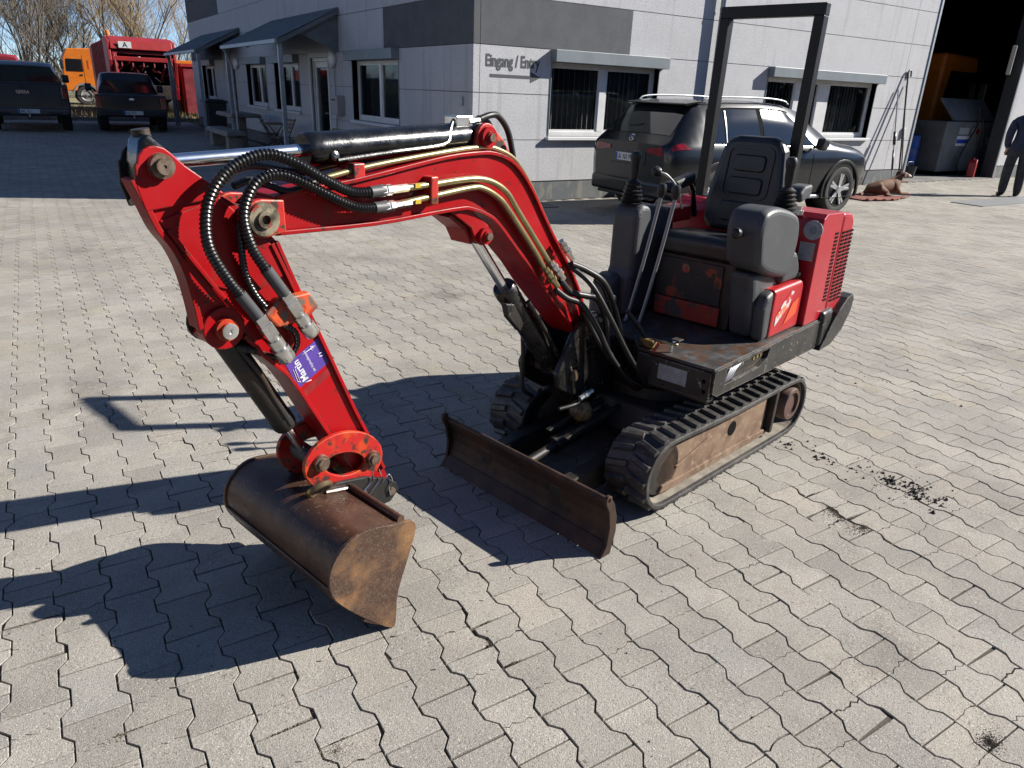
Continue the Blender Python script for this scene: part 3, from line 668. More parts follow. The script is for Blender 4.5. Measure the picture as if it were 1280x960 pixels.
slots(-.825, -.825, 1, .66, 1.0, 19, .03); slots(-.92, -1.03, 3, .64, .995, 19, .02)
MB().cyl((-.5985, .385, 1.052-.02), (-.602, .385, 1.052-.02), .046, 28).build('round_label', m_paper, hd)
MB().cyl((-.5978, .385, 1.032), (-.6, .385, 1.032), .020, 20).build('label_ring', mat('label_print', (.25, .26, .29), .6), hd)
MB().box(-.6015, -.5985, .335, .408, .885, .972).build('data_label', m_paper, hd)
for k in range(7): MB().box(-.599, -.598, .342, .342+.058*(1 if k == 0 else rnd.uniform(.5, 1)), .962-.011*k-.004, .962-.011*k).build('label_line', MATS['label_print'], hd)
MB().lathe((-.60, .30, 1.095), (0, 0, 1), [(0, .022), (.02, .022), (.02, .012), (.04, .012)], 14).build('fuel_cap', m_zsteel, hd)
# --- roll bar
m_rops = mat('roll_bar_black', (.006, .006, .0065), .42, col2=(.010, .010, .0095), scale=20, col3=(.05, .04, .03), scale3=90, thr3=.72, soft3=.03, spec=.28)
rb = empty('roll_bar'); rb.parent = exc
def sq(a, b, w_, d_, name, m=m_rops, par=rb):
    a, b = Vector(a), Vector(b); t = (b-a).normalized(); u = Vector((1, 0, 0)); u = (u-t*u.dot(t)); u = u.normalized() if u.length > .1 else Vector((0, 0, 1)); v = t.cross(u); P = []
    for p in (a, b):
        for i, j in ((-1, -1), (1, -1), (1, 1), (-1, 1)): P.append(p+u*i*d_/2+v*j*w_/2)
    return MB().add(P, ((0, 1, 2, 3), (4, 5, 6, 7), (0, 1, 5, 4), (1, 2, 6, 5), (2, 3, 7, 6), (3, 0, 4, 7))).build(name, m, par, .004)
sq((-.755, -.315, 1.09), (-.785, -.315, 1.972), .05, .055, 'post'); sq((-.755, .165, 1.10), (-.785, .165, 1.972), .05, .055, 'post')
sq((-.786, -.3415, 1.998), (-.786, .1915, 1.998), .055, .05, 'top_bar')
MB().box(-.80, -.70, -.36, .21, 1.083, 1.1145).build('mounting_plate', m_blk, rb, .004)
for yy in (.11, .19): MB().cyl((-.715, yy, 1.11), (-.715, yy, 1.13), .012, 6).build('bolt', m_zsteel, rb)
# --- seat
st = empty('seat'); st.parent = exc
def pad(name, pts_profile, y0, y1, m, par, bev=.03, sub=0): return MB().prism(pts_profile, y0, y1).build(name, m, par, bev, 4)
pad('cushion', [(-.19, .885), (-.185, .965), (-.22, .995), (-.40, .985), (-.62, .955), (-.62, .87)], -.195, .20, m_vinyl, st, .028)
def bk(z): return -.575-.16*(z-.98)
bp = []
def rrect(y0, y1, z0, z1, r_, n=5):
    out = []
    for cy, cz, a0 in ((y1-r_, z1-r_, 0), (y0+r_, z1-r_, 90), (y0+r_, z0+r_, 180), (y1-r_, z0+r_, 270)):
        out += [(cy+r_*math.cos(R(a0+90*i/n)), cz+r_*math.sin(R(a0+90*i/n))) for i in range(n+1)]
    return out
def back_slab(name, outl, d0, d1, m, par, bev):
    n = len(outl); P = [(bk(z)+d0, y, z) for y, z in outl]+[(bk(z)+d1, y, z) for y, z in outl]
    F = [tuple(range(n)), tuple(range(2*n-1, n-1, -1))]+[(i, n+i, n+(i+1) % n, (i+1) % n) for i in range(n)]
    return MB().add(P, F).build(name, m, par, bev, 3)
wide = [(-.20, 1.0), (-.205, 1.12), (-.185, 1.25), (-.165, 1.37), (-.14, 1.415), (-.09, 1.432), (.09, 1.432), (.14, 1.415), (.165, 1.37), (.185, 1.25), (.205, 1.12), (.20, 1.0), (.15, .965), (-.15, .965)]
back_slab('backrest', wide[::-1], -.085, .0, m_vinyl, st, .03)
for (z0, z1, hw) in ((1.265, 1.345, .085), (1.155, 1.238, .09)): back_slab('backrest_pad', rrect(-hw, hw, z0, z1, .022), -.004, .012, m_vinyl, st, .009)
back_slab('backrest_pad', rrect(-.115, .115, 1.02, 1.12, .03), -.004, .014, m_vinyl, st, .012)
fr_o = rrect(-.125, .125, 1.135, 1.385, .04); fr_i = rrect(-.112, .112, 1.147, 1.373, .03)
n = len(fr_o); P = [(bk(z)+d, y, z) for d in (-.003, .007) for poly in (fr_o, fr_i) for y, z in poly]
MB().add(P, [(2*n+i, 2*n+(i+1) % n, 3*n+(i+1) % n, 3*n+i) for i in range(n)]+[(i, (i+1) % n, 2*n+(i+1) % n, 2*n+i) for i in range(n)]+[(n+i, 3*n+i, 3*n+(i+1) % n, n+(i+1) % n) for i in range(n)]).build('backrest_seam', m_vinyl, st)
# armrests
MB().prism([(-.50, 1.19), (-.27, 1.155), (-.25, 1.175), (-.27, 1.205), (-.50, 1.245)], -.27, -.21).build('armrest', m_rubb, st, .014, 3)
MB().tube([(-.56, -.23, 1.02), (-.53, -.24, 1.15), (-.48, -.24, 1.2)], .014, 8).build('armrest_bracket', m_blk, st)
MB().prism([(-.60, 1.18), (-.50, 1.16), (-.48, 1.2), (-.52, 1.235), (-.61, 1.24)], .26, .345).build('armrest', m_gplast, st, .014, 3)
# seat box with bare worn front panel
sb = MB().prism([(-.225, .562), (-.225, .88), (-.62, .88), (-.62, .562)], -.215, .205).build('seat_box', m_blkrust, exc, .006)
MB().box(-.2245, -.215, -.19, .15, .668, .865).build('front_panel', mat('panel_dark_worn', (.018, .018, .02), .55, col2=(.30, .055, .016), scale=8, thr=.62, soft=.03, col3=(.10, .025, .015), scale3=5, thr3=.62, soft3=.05, bump=.2), sb, .004)
MB().box(-.2245, -.205, -.20, .16, .572, .665).build('lower_panel', mat('panel_red_worn', (.34, .026, .016), .5, col2=(.05, .045, .045), scale=9, thr=.56, soft=.04, col3=(.30, .06, .02), scale3=25, thr3=.62, soft3=.03), sb, .004)
MB().lathe((-.214, -.045, .825), (1, 0, 0), [(0, .022), (.004, .022), (.004, .01), (.005, .01)], 18).build('latch', m_orange, sb)
# --- consoles
cl = empty('console'); cl.parent = exc; cl['label'] = 'left control console in grey plastic'
pod = [(.02, .955), (.045, 1.06), (.03, 1.13), (-.01, 1.165), (-.12, 1.17), (-.30, 1.13), (-.36, 1.08), (-.375, .98), (-.34, .86), (-.28, .835), (-.10, .875), (.0, .92)]
pod = [(v.x-.08, v.z) for v in smooth_path([(x, 0, z) for x, z in pod+pod[:1]], 4)][:-1]
MB().prism(pod, .215, .385, smooth=True).build('pod', m_gplast, cl, .035, 4)
low = [(-.19, .562), (-.15, .70), (-.13, .80), (-.10, .88), (-.40, .88), (-.44, .82), (-.46, .562)]
MB().prism(low, .225, .345).build('column', m_gplast, cl, .03, 3)
MB().prism([(-.36, .80), (-.36, .96), (-.50, .94), (-.56, .86), (-.56, .80)], .27, .375).build('rear_shroud', m_gplast, cl, .025, 3)
MB().prism([(-.18, .562), (-.16, .72), (-.185, .775), (-.25, .80), (-.25, .562)], .34, .40).build('corner_cover', m_gplast, cl, .022, 3)
rp = MB().prism([(-.253, .562), (-.253, .795), (-.56, .80), (-.585, .77), (-.585, .562)], .30, .40).build('side_panel', m_redpanel, cl, .016, 3)
deco = MB().add([(-.30, .402, .615), (-.43, .402, .69), (-.47, .402, .76), (-.44, .402, .765), (-.36, .402, .72), (-.30, .402, .66)], [(0, 1, 2, 3, 4, 5)])
deco.build('worn_decal', mat('decal_peeled', (.62, .58, .55), .6, col2=(.55, .03, .03), scale=24, thr=.53, soft=.02, col3=(.7, .16, .04), scale3=9, thr3=.58, soft3=.02), rp, fix=False)
MB().add([(-.40, .4025, .605), (-.53, .4025, .64), (-.54, .4025, .72), (-.47, .4025, .70)], [(0, 1, 2, 3)]).build('orange_decal', mat('decal_orange', (.75, .09, .02), .5), rp, fix=False)
MB().lathe((-.55, .36, .80), (0, 0, 1), [(0, .018), (.018, .018), (.018, .024), (.035, .024), (.037, .01)], 16).build('filler_cap', m_blkrust, cl)
MB().lathe((-.022, .30, 1.06), (1, 0, .25), [(0, .012), (.025, .010), (.03, .02), (.045, .024), (.06, .02), (.066, .006)], 16).build('knob', m_rubb, cl)
def bellows(mb, p, h, r0, r1, n=6):
    pr = []
    for i in range(n):
        t = i/n; r_ = r0+(r1-r0)*t; pr += [(h*t, r_), (h*(t+.35/n), r_*1.12), (h*(t+.65/n), r_*.86)]
    pr.append((h, r1*.7)); mb.lathe(p, (0, 0, 1), pr, 18); return mb
def joystick(p, par, tilt, hgrip=.13):
    j = empty('joystick'); j.parent = par
    j.parent = par
    bellows(MB(), p, .115, .055, .03).build('bellows', m_rubb, j)
    a = Vector(p)+Vector((0, 0, .105)); d = Vector(tilt).normalized()
    MB().lathe(a, d, [(0, .014), (.02, .017), (.05, .021), (.085, .021), (.105, .025), (.125, .026), (.14, .018), (.144, .004)], 16).build('grip', m_rubb, j)
joystick((-.40, .31, 1.12), exc, (.05, .0, 1))
cr = empty('console'); cr.parent = exc; cr['label'] = 'right control console in grey plastic'
rc = [(-.03, .562), (-.03, .76), (-.05, .80), (-.05, 1.07), (-.09, 1.115), (-.30, 1.09), (-.40, 1.04), (-.40, .562)]
MB().prism(rc, -.40, -.245).build('pod', m_gplast, cr, .03, 4)
MB().prism([(.07, .562), (.065, .70), (.03, .765), (-.05, .78), (-.05, .562)], -.42, -.30).build('foot_cover', m_gplast, cr, .03, 3)
joystick((-.11, -.33, 1.105), exc, (.02, .02, 1))
for k, (yy) in enumerate((-.13, -.055)):
    lv = empty('travel_lever'); lv.parent = exc
    MB().tube(smooth_path([(.06, yy-.06, .575), (.04, yy-.055, .62), (.0, yy-.02, .9), (-.03, yy+.01, 1.17)], 5), .0085, 10).build('rod', mat('lever_grey', (.26, .27, .28), .4, .4), lv)
    MB().lathe((-.028, yy+.008, 1.165), (-.08, .05, 1), [(0, .012), (.02, .02), (.045, .022), (.06, .018), (.066, .005)], 14).build('knob', m_rubb, lv)
MB().tube(smooth_path([(-.30, -.16, 1.09), (-.26, -.17, 1.18), (-.20, -.20, 1.245), (-.16, -.225, 1.262)], 5), .006, 8).build('blade_lever', m_zsteel, exc)
MB().lathe((-.165, -.222, 1.262), (.5, -.3, .1), [(0, .01), (.005, .022), (.02, .026), (.035, .02), (.04, .005)], 14).build('lever_knob', m_rubb, exc)
MB().box(-.55, -.36, -.36, -.24, 1.0, 1.075).build('red_bracket', m_redpanel, exc, .01)
# pedals, lever and tag on the deck
MB().tube([(.27, .10, .60), (.25, .22, .60)], .006, 8).build('pedal_bar', m_olive, exc)
MB().tube(smooth_path([(.25, .19, .562), (.245, .192, .60), (.235, .20, .615), (.225, .215, .612)], 4), .006, 8).build('pedal_hook', m_zsteel, exc)
MB().box(.215, .255, .185, .225, .616, .622).build('pedal_plate', m_plat, exc, .002)
MB().box(.25, .29, .04, .12, .562, .60).build('latch_block', mat('worn_ochre', (.24, .14, .03), .6, col2=(.03, .02, .015), scale=20, thr=.48, soft=.05), exc, .008)
MB().add([(.30, .125, .565), (.325, .15, .565), (.305, .165, .60), (.28, .14, .60)], [(0, 1, 2, 3)]).build('orange_tag', mat('tag_orange', (.80, .10, .035), .5), exc, solid=.002)
# --- king post
kp = empty('king_post'); kp.parent = exc
cheek = [(.24, .30), (.56, .34), (.70, .43), (.72, .50), (.62, .66), (.55, .73), (.47, .73), (.42, .62), (.24, .56)]
for a, b in ((YC-.115, YC-.085), (YC+.085, YC+.115)): MB().prism(cheek, a, b).build('cheek', m_blkg, kp, .008)
MB().prism([(.24, .30), (.45, .32), (.45, .56), (.24, .58)], YC-.085, YC+.085).build('casting', m_blkrust, kp, .01)
MB().lathe((.33, YC, .24), (0, 0, 1), [(0, .07), (.02, .085), (.10, .085), (.10, .06), (.36, .06), (.36, .045), (.40, .045)], 20).build('swing_pin', m_blkrust, kp)
MB().lathe((.56, YC+.10, .30), (.1, 1, -.1), [(0, .04), (.05, .05), (.08, .03), (.085, .01)], 14).build('swing_clevis', mat('ochre_grease', (.26, .16, .05), .55, col2=(.05, .03, .02), scale=22, thr=.52, soft=.08, col3=(.4, .34, .24), scale3=40, thr3=.66), kp, .0)
MB().lathe((.53, YC-.13, .67), (0, 1, 0), [(0, .026), (.26, .026)], 16).build('boom_foot_pin', m_pin, kp)
MB().lathe((.61, YC-.125, .47), (0, 1, 0), [(0, .026), (.25, .026)], 16).build('cylinder_foot_pin', m_pin, kp)
# --- boom
bm_ = empty('boom'); bm_.parent = exc
top = [(1.916, 1.300), (1.80, 1.317), (1.675, 1.329), (1.5, 1.355), (1.306, 1.383), (1.164, 1.392), (1.088, 1.388), (1.007, 1.362), (.942, 1.313), (.881, 1.244), (.82, 1.161), (.751, 1.069), (.643, .937), (.554, .805), (.503, .686)]
bot = [(1.925, 1.217), (1.595, 1.212), (1.374, 1.223), (1.245, 1.228), (1.197, 1.224), (1.12, 1.198), (1.058, 1.16), (.937, 1.039), (.87, .975), (.798, .893), (.672, .765), (.553, .642)]
tp = [(v.x, v.z) for v in smooth_path([(x, 0, z) for x, z in top], 3)]; bt = [(v.x, v.z) for v in smooth_path([(x, 0, z) for x, z in bot], 3)]
MB().prism(tp+bt[::-1], YC-.068, YC+.068).build('web', m_red, bm_, .002)
def strip(path, off, th, y0, y1):
    n = len(path); up, dn = [], []
    for i in range(n):
        t = (Vector(path[min(i+1, n-1)])-Vector(path[max(i-1, 0)])).normalized(); nx, nz = -t.y, t.x
        up.append((path[i][0]+nx*off, path[i][1]+nz*off)); dn.append((path[i][0]+nx*(off-th), path[i][1]+nz*(off-th)))
    return MB().prism(up+dn[::-1], y0, y1)
strip(tp, .002, .012, YC-.08, YC+.08).build('top_flange', m_red, bm_, .002)
strip(bt, .012, .012, YC-.08, YC+.08).build('bottom_flange', m_red, bm_, .002)
# fork at the tip
for s in (-1, 1):
    y0, y1 = sorted((YC+s*.068, YC+s*.092))
    MB().prism([(1.90, 1.215), (1.965, 1.205)]+arc(1.968, 1.256, .05, -60, 90, 8)+[(1.965, 1.306), (1.90, 1.30)], y0, y1).build('fork_plate', m_redworn, bm_, .004)
    MB().lathe((1.966, YC+s*.092, 1.256), (0, s, 0), [(0, .045), (.012, .043), (.012, .024), (.02, .022), (.02, .012), (.006, .012)], 24).build('pivot_boss', mat('pivot_worn', (.33, .29, .2), .5, .3, col2=(.06, .045, .03), scale=14, thr=.5, soft=.08, col3=(.4, .03, .02), scale3=30, thr3=.62, soft3=.03), bm_)
MB().cyl((1.966, YC-.1, 1.256), (1.966, YC+.1, 1.256), .022, 16).build('pivot_pin', m_pin, bm_)
# cylinder lugs on the elbow
for s in (-1, 1):
    y0, y1 = sorted((YC+s*.045, YC+s*.063))
    MB().prism([(1.17, 1.385), (1.165, 1.43)]+arc(1.115, 1.445, .045, 10, 150, 8)+[(1.03, 1.43), (.955, 1.33), (1.0, 1.34)], y0, y1).build('cylinder_lug', m_redworn if s > 0 else m_blkrust, bm_, .003)
    MB().lathe((1.115, YC+s*.063, 1.445), (0, s, 0), [(0, .036), (.014, .034), (.014, .02), (.022, .018), (.022, .006)], 18).build('lug_boss', m_red, bm_)
MB().cyl((1.115, YC-.09, 1.445), (1.115, YC+.093, 1.445), .014, 12).build('lug_pin', m_pin, bm_)
MB().prism(arc(1.035, 1.405, .014, 0, 330, 10), YC+.0625, YC+.0645).build('lug_hole', m_dark, bm_)
# bracket for the boom ram under the elbow
for s in (-1, 1):
    y0, y1 = sorted((YC+s*.05, YC+s*.066))
    MB().prism([(1.20, 1.225), (1.155, 1.19), (1.10, 1.15)]+arc(1.124, 1.118, .034, 170, 330, 6)[::-1][:0]+[(1.092, 1.118), (1.10, 1.092), (1.13, 1.083), (1.16, 1.10), (1.185, 1.15), (1.26, 1.20), (1.30, 1.226)], y0, y1).build('ram_bracket', m_red, bm_, .003)
    MB().lathe((1.124, YC+s*.066, 1.118), (0, s, 0), [(0, .03), (.016, .03), (.016, .02), (.024, .018), (.024, .005)], 16).build('ram_boss', m_red, bm_)
MB().prism([(1.16, 1.095), (1.19, 1.15), (1.265, 1.20), (1.275, 1.192), (1.20, 1.14), (1.172, 1.09)], YC-.05, YC+.05).build('bracket_web', m_red, bm_)
MB().cyl((1.124, YC-.1, 1.118), (1.124, YC+.1, 1.118), .014, 12).build('ram_pin', m_pin, bm_)
# pipes on the boom
def rpipe(name, pts, y, r_, m, par, k=5, n=10): return MB().tube(smooth_path([(x, y, z) for x, z in pts], k), r_, n).build(name, m, par)
pA = [(1.54, 1.304), (1.387, 1.31), (1.258, 1.317), (1.169, 1.315), (1.099, 1.296), (1.038, 1.26), (.985, 1.2), (.846, 1.046), (.785, .978)]
pB = [(1.54, 1.257), (1.387, 1.273), (1.213, 1.289), (1.157, 1.283), (1.09, 1.252), (1.035, 1.207), (.878, 1.037), (.815, .958)]
pT = [(1.755, 1.345), (1.585, 1.372), (1.302, 1.402), (1.141, 1.413), (1.064, 1.405), (.978, 1.370), (.909, 1.305), (.85, 1.228), (.757, 1.10), (.72, 1.05)]
rpipe('pipe', pA, YC+.092, .0105, m_olive, bm_); rpipe('pipe', pB, YC+.092, .0105, m_olive, bm_)
rpipe('pipe', pT, YC+.06, .009, m_olive, bm_); rpipe('pipe', [(x, z+.002) for x, z in pT[:8]], YC-.055, .009, m_olive, bm_)
MB().box(1.37, 1.40, YC+.068, YC+.108, 1.25, 1.335).build('pipe_clamp', m_redworn, bm_, .004)
MB().box(1.625, 1.665, YC+.035, YC+.078, 1.337, 1.382).build('pipe_clamp', m_redworn, bm_, .004)
MB().box(1.60, 1.63, YC-.08, YC-.03, 1.335, 1.40).build('pipe_clamp', m_red, bm_, .004)
MB().box(.70, .74, YC+.07, YC+.1, .915, .935).build('pipe_clamp', m_orange, bm_, .003)
for (x0, z0, x1, z1) in ((1.575, 1.304, 1.53, 1.305), (1.565, 1.256, 1.52, 1.258)):
    d = Vector((x1-x0, 0, z1-z0)).normalized(); a = Vector((x0, YC+.094, z0))
    MB().lathe(a-d*.018, d, [(0, .018), (.022, .018), (.022, .0135), (.028, .0135), (.028, .0165), (.046, .0165), (.046, .012), (.11, .012)], 6, False).build('union_nut', m_zsteel, bm_)
    MB().box(1.44, 1.462, YC+.1005, YC+.1055, z0+.001, z0+.014).build('yellow_mark', mat('yellow_mark', (.6, .42, .03), .5), bm_)
# --- hoses with corrugated sleeves
def corr(name, pts, r_, m=m_hose, pitch=.0105, n=10, par=exc):
    P = smooth_path(pts, 12); d = [0]
    for a, b in zip(P, P[1:]): d.append(d[-1]+(b-a).length)
    N_ = int(d[-1]/pitch*2); path = []; rs = []; j = 0
    for k in range(N_+1):
        s = d[-1]*k/N_
        while j < len(d)-2 and d[j+1] < s: j += 1
        path.append(P[j].lerp(P[j+1], (s-d[j])/max(1e-9, d[j+1]-d[j]))); rs.append(r_ if k % 2 else r_*.80)
    return MB().tube(path, rs, n).build(name, m, par)
h1 = [(1.625, YC+.10, 1.303), (1.701, YC+.105, 1.311), (1.801, YC+.12, 1.355), (1.882, YC+.125, 1.399), (1.959, YC+.125, 1.42), (2.036, YC+.12, 1.399), (2.092, YC+.12, 1.355), (2.124, YC+.115, 1.291), (2.126, YC+.11, 1.204), (2.085, YC+.105, 1.115), (2.052, YC+.10, 1.066)]
h2 = [(1.612, YC+.10, 1.257), (1.692, YC+.105, 1.268), (1.794, YC+.11, 1.315), (1.865, YC+.11, 1.351), (1.922, YC+.11, 1.368), (1.975, YC+.11, 1.357), (2.009, YC+.108, 1.319), (2.026, YC+.105, 1.261), (2.008, YC+.10, 1.187), (1.972, YC+.10, 1.12)]
corr('hose', h1, .0155); corr('hose', h2, .0155)
corr('hose', [(2.02, YC+.09, 1.285), (2.03, YC+.088, 1.238), (2.03, YC+.085, 1.176), (2.022, YC+.08, 1.111), (2.0, YC+.08, 1.053), (1.965, YC+.075, 1.0), (1.955, YC+.07, .95)], .0105)
def sleeve(a, b, r_, m=m_rubb, name='hose_sleeve'): return MB().cyl(a, b, r_, 14).build(name, m, exc)
sleeve((1.63, YC+.10, 1.303), (1.575, YC+.094, 1.304), .017, m_gplast); sleeve((1.617, YC+.10, 1.257), (1.565, YC+.094, 1.256), .017, m_gplast)
sleeve((2.056, YC+.10, 1.072), (2.0, YC+.097, .985), .017, m_gplast); sleeve((1.975, YC+.10, 1.127), (1.925, YC+.098, 1.048), .017, m_gplast)
# --- arm
am = empty('arm'); am.parent = exc
left = [(2.236, 1.31), (2.215, 1.25), (2.187, 1.203), (2.165, 1.14), (2.152, 1.06), (2.145, .985)]
body = [(2.236, 1.31)]+left[1:]+arc(2.09, .975, .055, 10, -110, 6)+[(2.037, .955), (1.985, .885), (1.911, .800), (1.877, .743), (1.78, .553), (1.735, .465), (1.66, .32)]+arc(1.59, .285, .035, -60, -170, 4)+[(1.563, .32), (1.622, .455), (1.689, .607), (1.769, .808), (1.875, 1.072), (1.917, 1.192), (1.99, 1.272), (2.05, 1.315), (2.10, 1.335)]
low_body = [p for p in body if p[1] < .96 or p[0] < 2.0]
MB().prism(low_body, YC-.055, YC+.052).build('web', m_red, am, .003)
MB().prism(body, YC+.012, YC+.055).build('web', m_red, am, .003)
lf = [(v.x, v.z) for v in smooth_path([(x, 0, z) for x, z in [(2.258, 1.37)]+left], 4)]
strip(lf, .012, .014, YC+.004, YC+.066).build('front_flange', m_red, am, .002)
rf = [(1.917, 1.185), (1.875, 1.072), (1.769, .808), (1.689, .607), (1.622, .455), (1.585, .36)]
strip(rf, .004, .012, YC-.066, YC+.066).build('rear_flange', m_red, am, .002)
strip([(2.03, .945), (1.985, .880), (1.911, .797), (1.877, .740), (1.78, .550), (1.745, .48)], .010, .012, YC-.064, YC+.064).build('front_flange', m_red, am, .002)
for a, b, me_ in ((YC+.055, YC+.067, m_red), (YC-.040, YC-.031, m_blkrust)):
    MB().prism([(2.245, 1.295), (2.258, 1.35), (2.255, 1.40)]+arc(2.205, 1.397, .045, 10, 140, 6)+[(2.14, 1.395), (2.075, 1.345), (2.05, 1.325), (2.10, 1.31)], a, b).build('ear', me_, am, .003)
    MB().prism(arc(2.09, .975, .058, 0, 345, 20), a, b).build('lower_ear', me_, am, .003)
for s in (1,):
    for (px_, pz_, r_) in ((2.199, 1.397, .03), (2.09, .975, .032)):
        MB().lathe((px_, YC+s*.067, pz_), (0, s, 0), [(0, r_), (.018, r_*.95), (.018, r_*.66), (.03, r_*.62), (.03, r_*.15), (.026, r_*.12)], 18).build('pin_boss', m_pin if r_ < .031 else m_redworn, am)
MB().lathe((2.09, YC+.0965, .975), (0, 1, 0), [(0, .022), (.004, .022), (.005, .018), (.005, .006), (.002, .005)], 18).build('pin_end', m_zsteel, am)
MB().cyl((2.199, YC-.09, 1.397), (2.199, YC+.094, 1.397), .017, 14).build('pin', m_pin, am); MB().cyl((2.09, YC-.09, .975), (2.09, YC+.094, .975), .018, 14).build('pin', m_zsteel, am)
# raised reinforcing plate on the near face
MB().prism([(2.215, 1.27), (2.06, 1.315), (1.93, 1.18), (1.90, 1.09), (2.0, 1.05), (2.1, 1.09), (2.165, 1.17)], YC+.055, YC+.0605).build('doubler_plate', m_red, am, .003)
MB().prism([(2.205, 1.245), (2.195, 1.25), (2.03, .985), (2.04, .98)], YC+.0605, YC+.0665).build('weld_rib', m_red, am, .002)
MB().prism([(1.935, 1.18), (1.925, 1.185), (1.865, 1.04), (1.875, 1.035)], YC+.0605, YC+.066).build('weld_rib', m_red, am, .002)
# coupler block
cb = MB().prism([(1.985, 1.0), (1.945, 1.035), (1.845, 1.04), (1.815, .995), (1.86, .96), (1.95, .955)], YC+.062, YC+.095).build('coupler_plate', m_orange, am, .006)
for (x, z) in ((1.905, 1.015), (1.885, .975)): MB().lathe((x, YC+.095, z), (0, 1, 0), [(0, .014), (.016, .013), (.016, .004)], 6, False).build('bolt', m_pin, cb)
def coupler(a, b, par, r_=.019):
    a, b = Vector(a), Vector(b); d = (b-a).normalized(); Lh_ = (b-a).length
    MB().lathe(a-d*.03, d, [(0, r_*1.05), (.028, r_*1.05), (.028, r_*1.2), (Lh_*.30+.03, r_*1.2)], 4, False).build('coupler_body', m_zsteel, par, .003)
    MB().lathe(a+d*(Lh_*.3), d, [(0, r_*.8), (.012, r_*.8), (.012, r_*1.05), (.04, r_*1.05), (.04, r_*.85), (.046, r_*.85), (.046, r_*1.2), (Lh_*.7-.012, r_*1.25), (Lh_*.7-.005, r_*1.1), (Lh_*.7-.005, r_*.6)], 18).build('coupler_sleeve', m_zsteel, par)
coupler((1.995, YC+.10, .975), (1.93, YC+.10, .855), am, .0205); coupler((1.912, YC+.098, 1.025), (1.845, YC+.098, .912), am, .0195)
corr('hose', [(1.955, YC+.075, .99), (1.925, YC+.085, .955), (1.895, YC+.085, .93), (1.888, YC+.08, .89), (1.905, YC+.07, .855)], .0095, par=am)
corr('hose', [(1.905, YC+.07, .855), (1.95, YC+.06, .86), (2.0, YC+.05, .885), (2.02, YC+.045, .90)], .0095, par=am)
# sticker with lettering
sa, sb_ = Vector((1.879, YC+.0562, .735)), Vector((1.779, YC+.0562, .79))
stc = MB().add([(1.917, YC+.0562, .826), (1.802, YC+.0562, .885), (1.772, YC+.0562, .80), (1.879, YC+.0562, .742)], [(0, 1, 2, 3)]).build('sticker', m_purple, am, fix=True)
xa = Vector((1.802-1.917, 0, .885-.826)).normalized(); ya = Vector((1.917-1.879, 0, .826-.742)).normalized()
def onst(u, v, d=.0006): p = Vector((1.917, 0, .826))+xa*u-ya*v; return (p.x, YC+.0562+d, p.z)
text_mesh('sticker_text', 'Martin', .031, m_white, stc, basis(onst(.040, .086), ya, -xa), .92, .0002, .0007)
text_mesh('sticker_text', 'der Hydraulikmarkt', .0125, m_white, stc, basis(onst(.072, .082), ya, -xa), .8, .0002)
def doodle(pts):
    MB().tube([onst(u, v, .0008) for u, v in pts], .0011, 5).build('sticker_doodle', m_white, stc)
doodle([(.046, .008), (.10, .012)]); doodle([(.092, .005), (.106, .013), (.092, .02), (.089, .012), (.092, .005)])
doodle([(.018, .03), (.012, .075)]); doodle([(.012, .028), (.006, .07), (.013, .078)]); doodle([(.045, .097), (.02, .088)]); doodle([(.1, .04), (.115, .046)]); doodle([(.098, .05), (.112, .056)]); doodle([(.106, .042), (.104, .054)])
MB().add([(x, YC+.0559, z) for x, z in ((1.868, .733), (1.765, .788), (1.756, .765), (1.857, .708))], [(0, 1, 2, 3)]).build('faded_sticker', mat('sticker_faded_red', (.24, .005, .008), .55, col2=(.34, .008, .01), scale=20), am)
# --- hydraulic rams
def ram(name, p_rod, p_base, split, r_rod, r_bar, m_bar, eye_r, label=None, gl=True):
    a, b = Vector(p_rod), Vector(p_base); d = (b-a).normalized(); Lr = (b-a).length; s = a+(b-a)*split
    e = empty(name); e.parent = exc
    if label: e['label'] = label
    MB().cyl(a+d*eye_r*.6, s+d*.01, r_rod, 18).build('rod', m_chrome, e)
    MB().lathe(s, d, [(-.012, r_bar*.55), (-.012, r_bar*.92), (.0, r_bar*1.04), (.035, r_bar*1.04), (.036, r_bar), (Lr*(1-split)-eye_r*1.25, r_bar), (Lr*(1-split)-eye_r*1.0, r_bar*.8), (Lr*(1-split)-eye_r*.6, r_bar*.6)], 24).build('barrel', m_bar, e)
    for p in (a, b): MB().lathe(p+Vector((0, -.04, 0)), (0, 1, 0), [(0, eye_r), (.08, eye_r)], 18).build('eye', m_bar, e)
    return e
r1 = ram('arm_ram', (2.199, YC, 1.397), (1.115, YC, 1.445), .40, .0175, .047, m_blk, .04)
MB().cyl((2.199, YC, 1.42), (2.207, YC, 1.475), .021, 12).build('eye_neck', m_blkrust, r1)
MB().prism([(2.165, 1.43), (2.21, 1.47), (2.228, 1.452), (2.242, 1.40), (2.242, 1.35), (2.236, 1.32), (2.215, 1.33)], YC-.030, YC+.048, smooth=True).build('rod_clevis', m_blk, r1, .03, 4)
MB().tube(smooth_path([(1.70, YC+.052, 1.39), (1.5, YC+.054, 1.408), (1.30, YC+.052, 1.425), (1.26, YC+.035, 1.46), (1.235, YC+.02, 1.488), (1.215, YC+.01, 1.50)], 5), .0065, 8).build('ram_pipe', m_blk, r1)
MB().box(1.15, 1.225, YC-.03, YC+.03, 1.475, 1.51).build('port_block', m_zsteel, r1, .004)
MB().lathe((1.165, YC+.02, 1.492), (-1, .05, .1), [(0, .014), (.02, .014), (.02, .01), (.05, .01)], 6, False).build('port_nut', m_zsteel, r1)
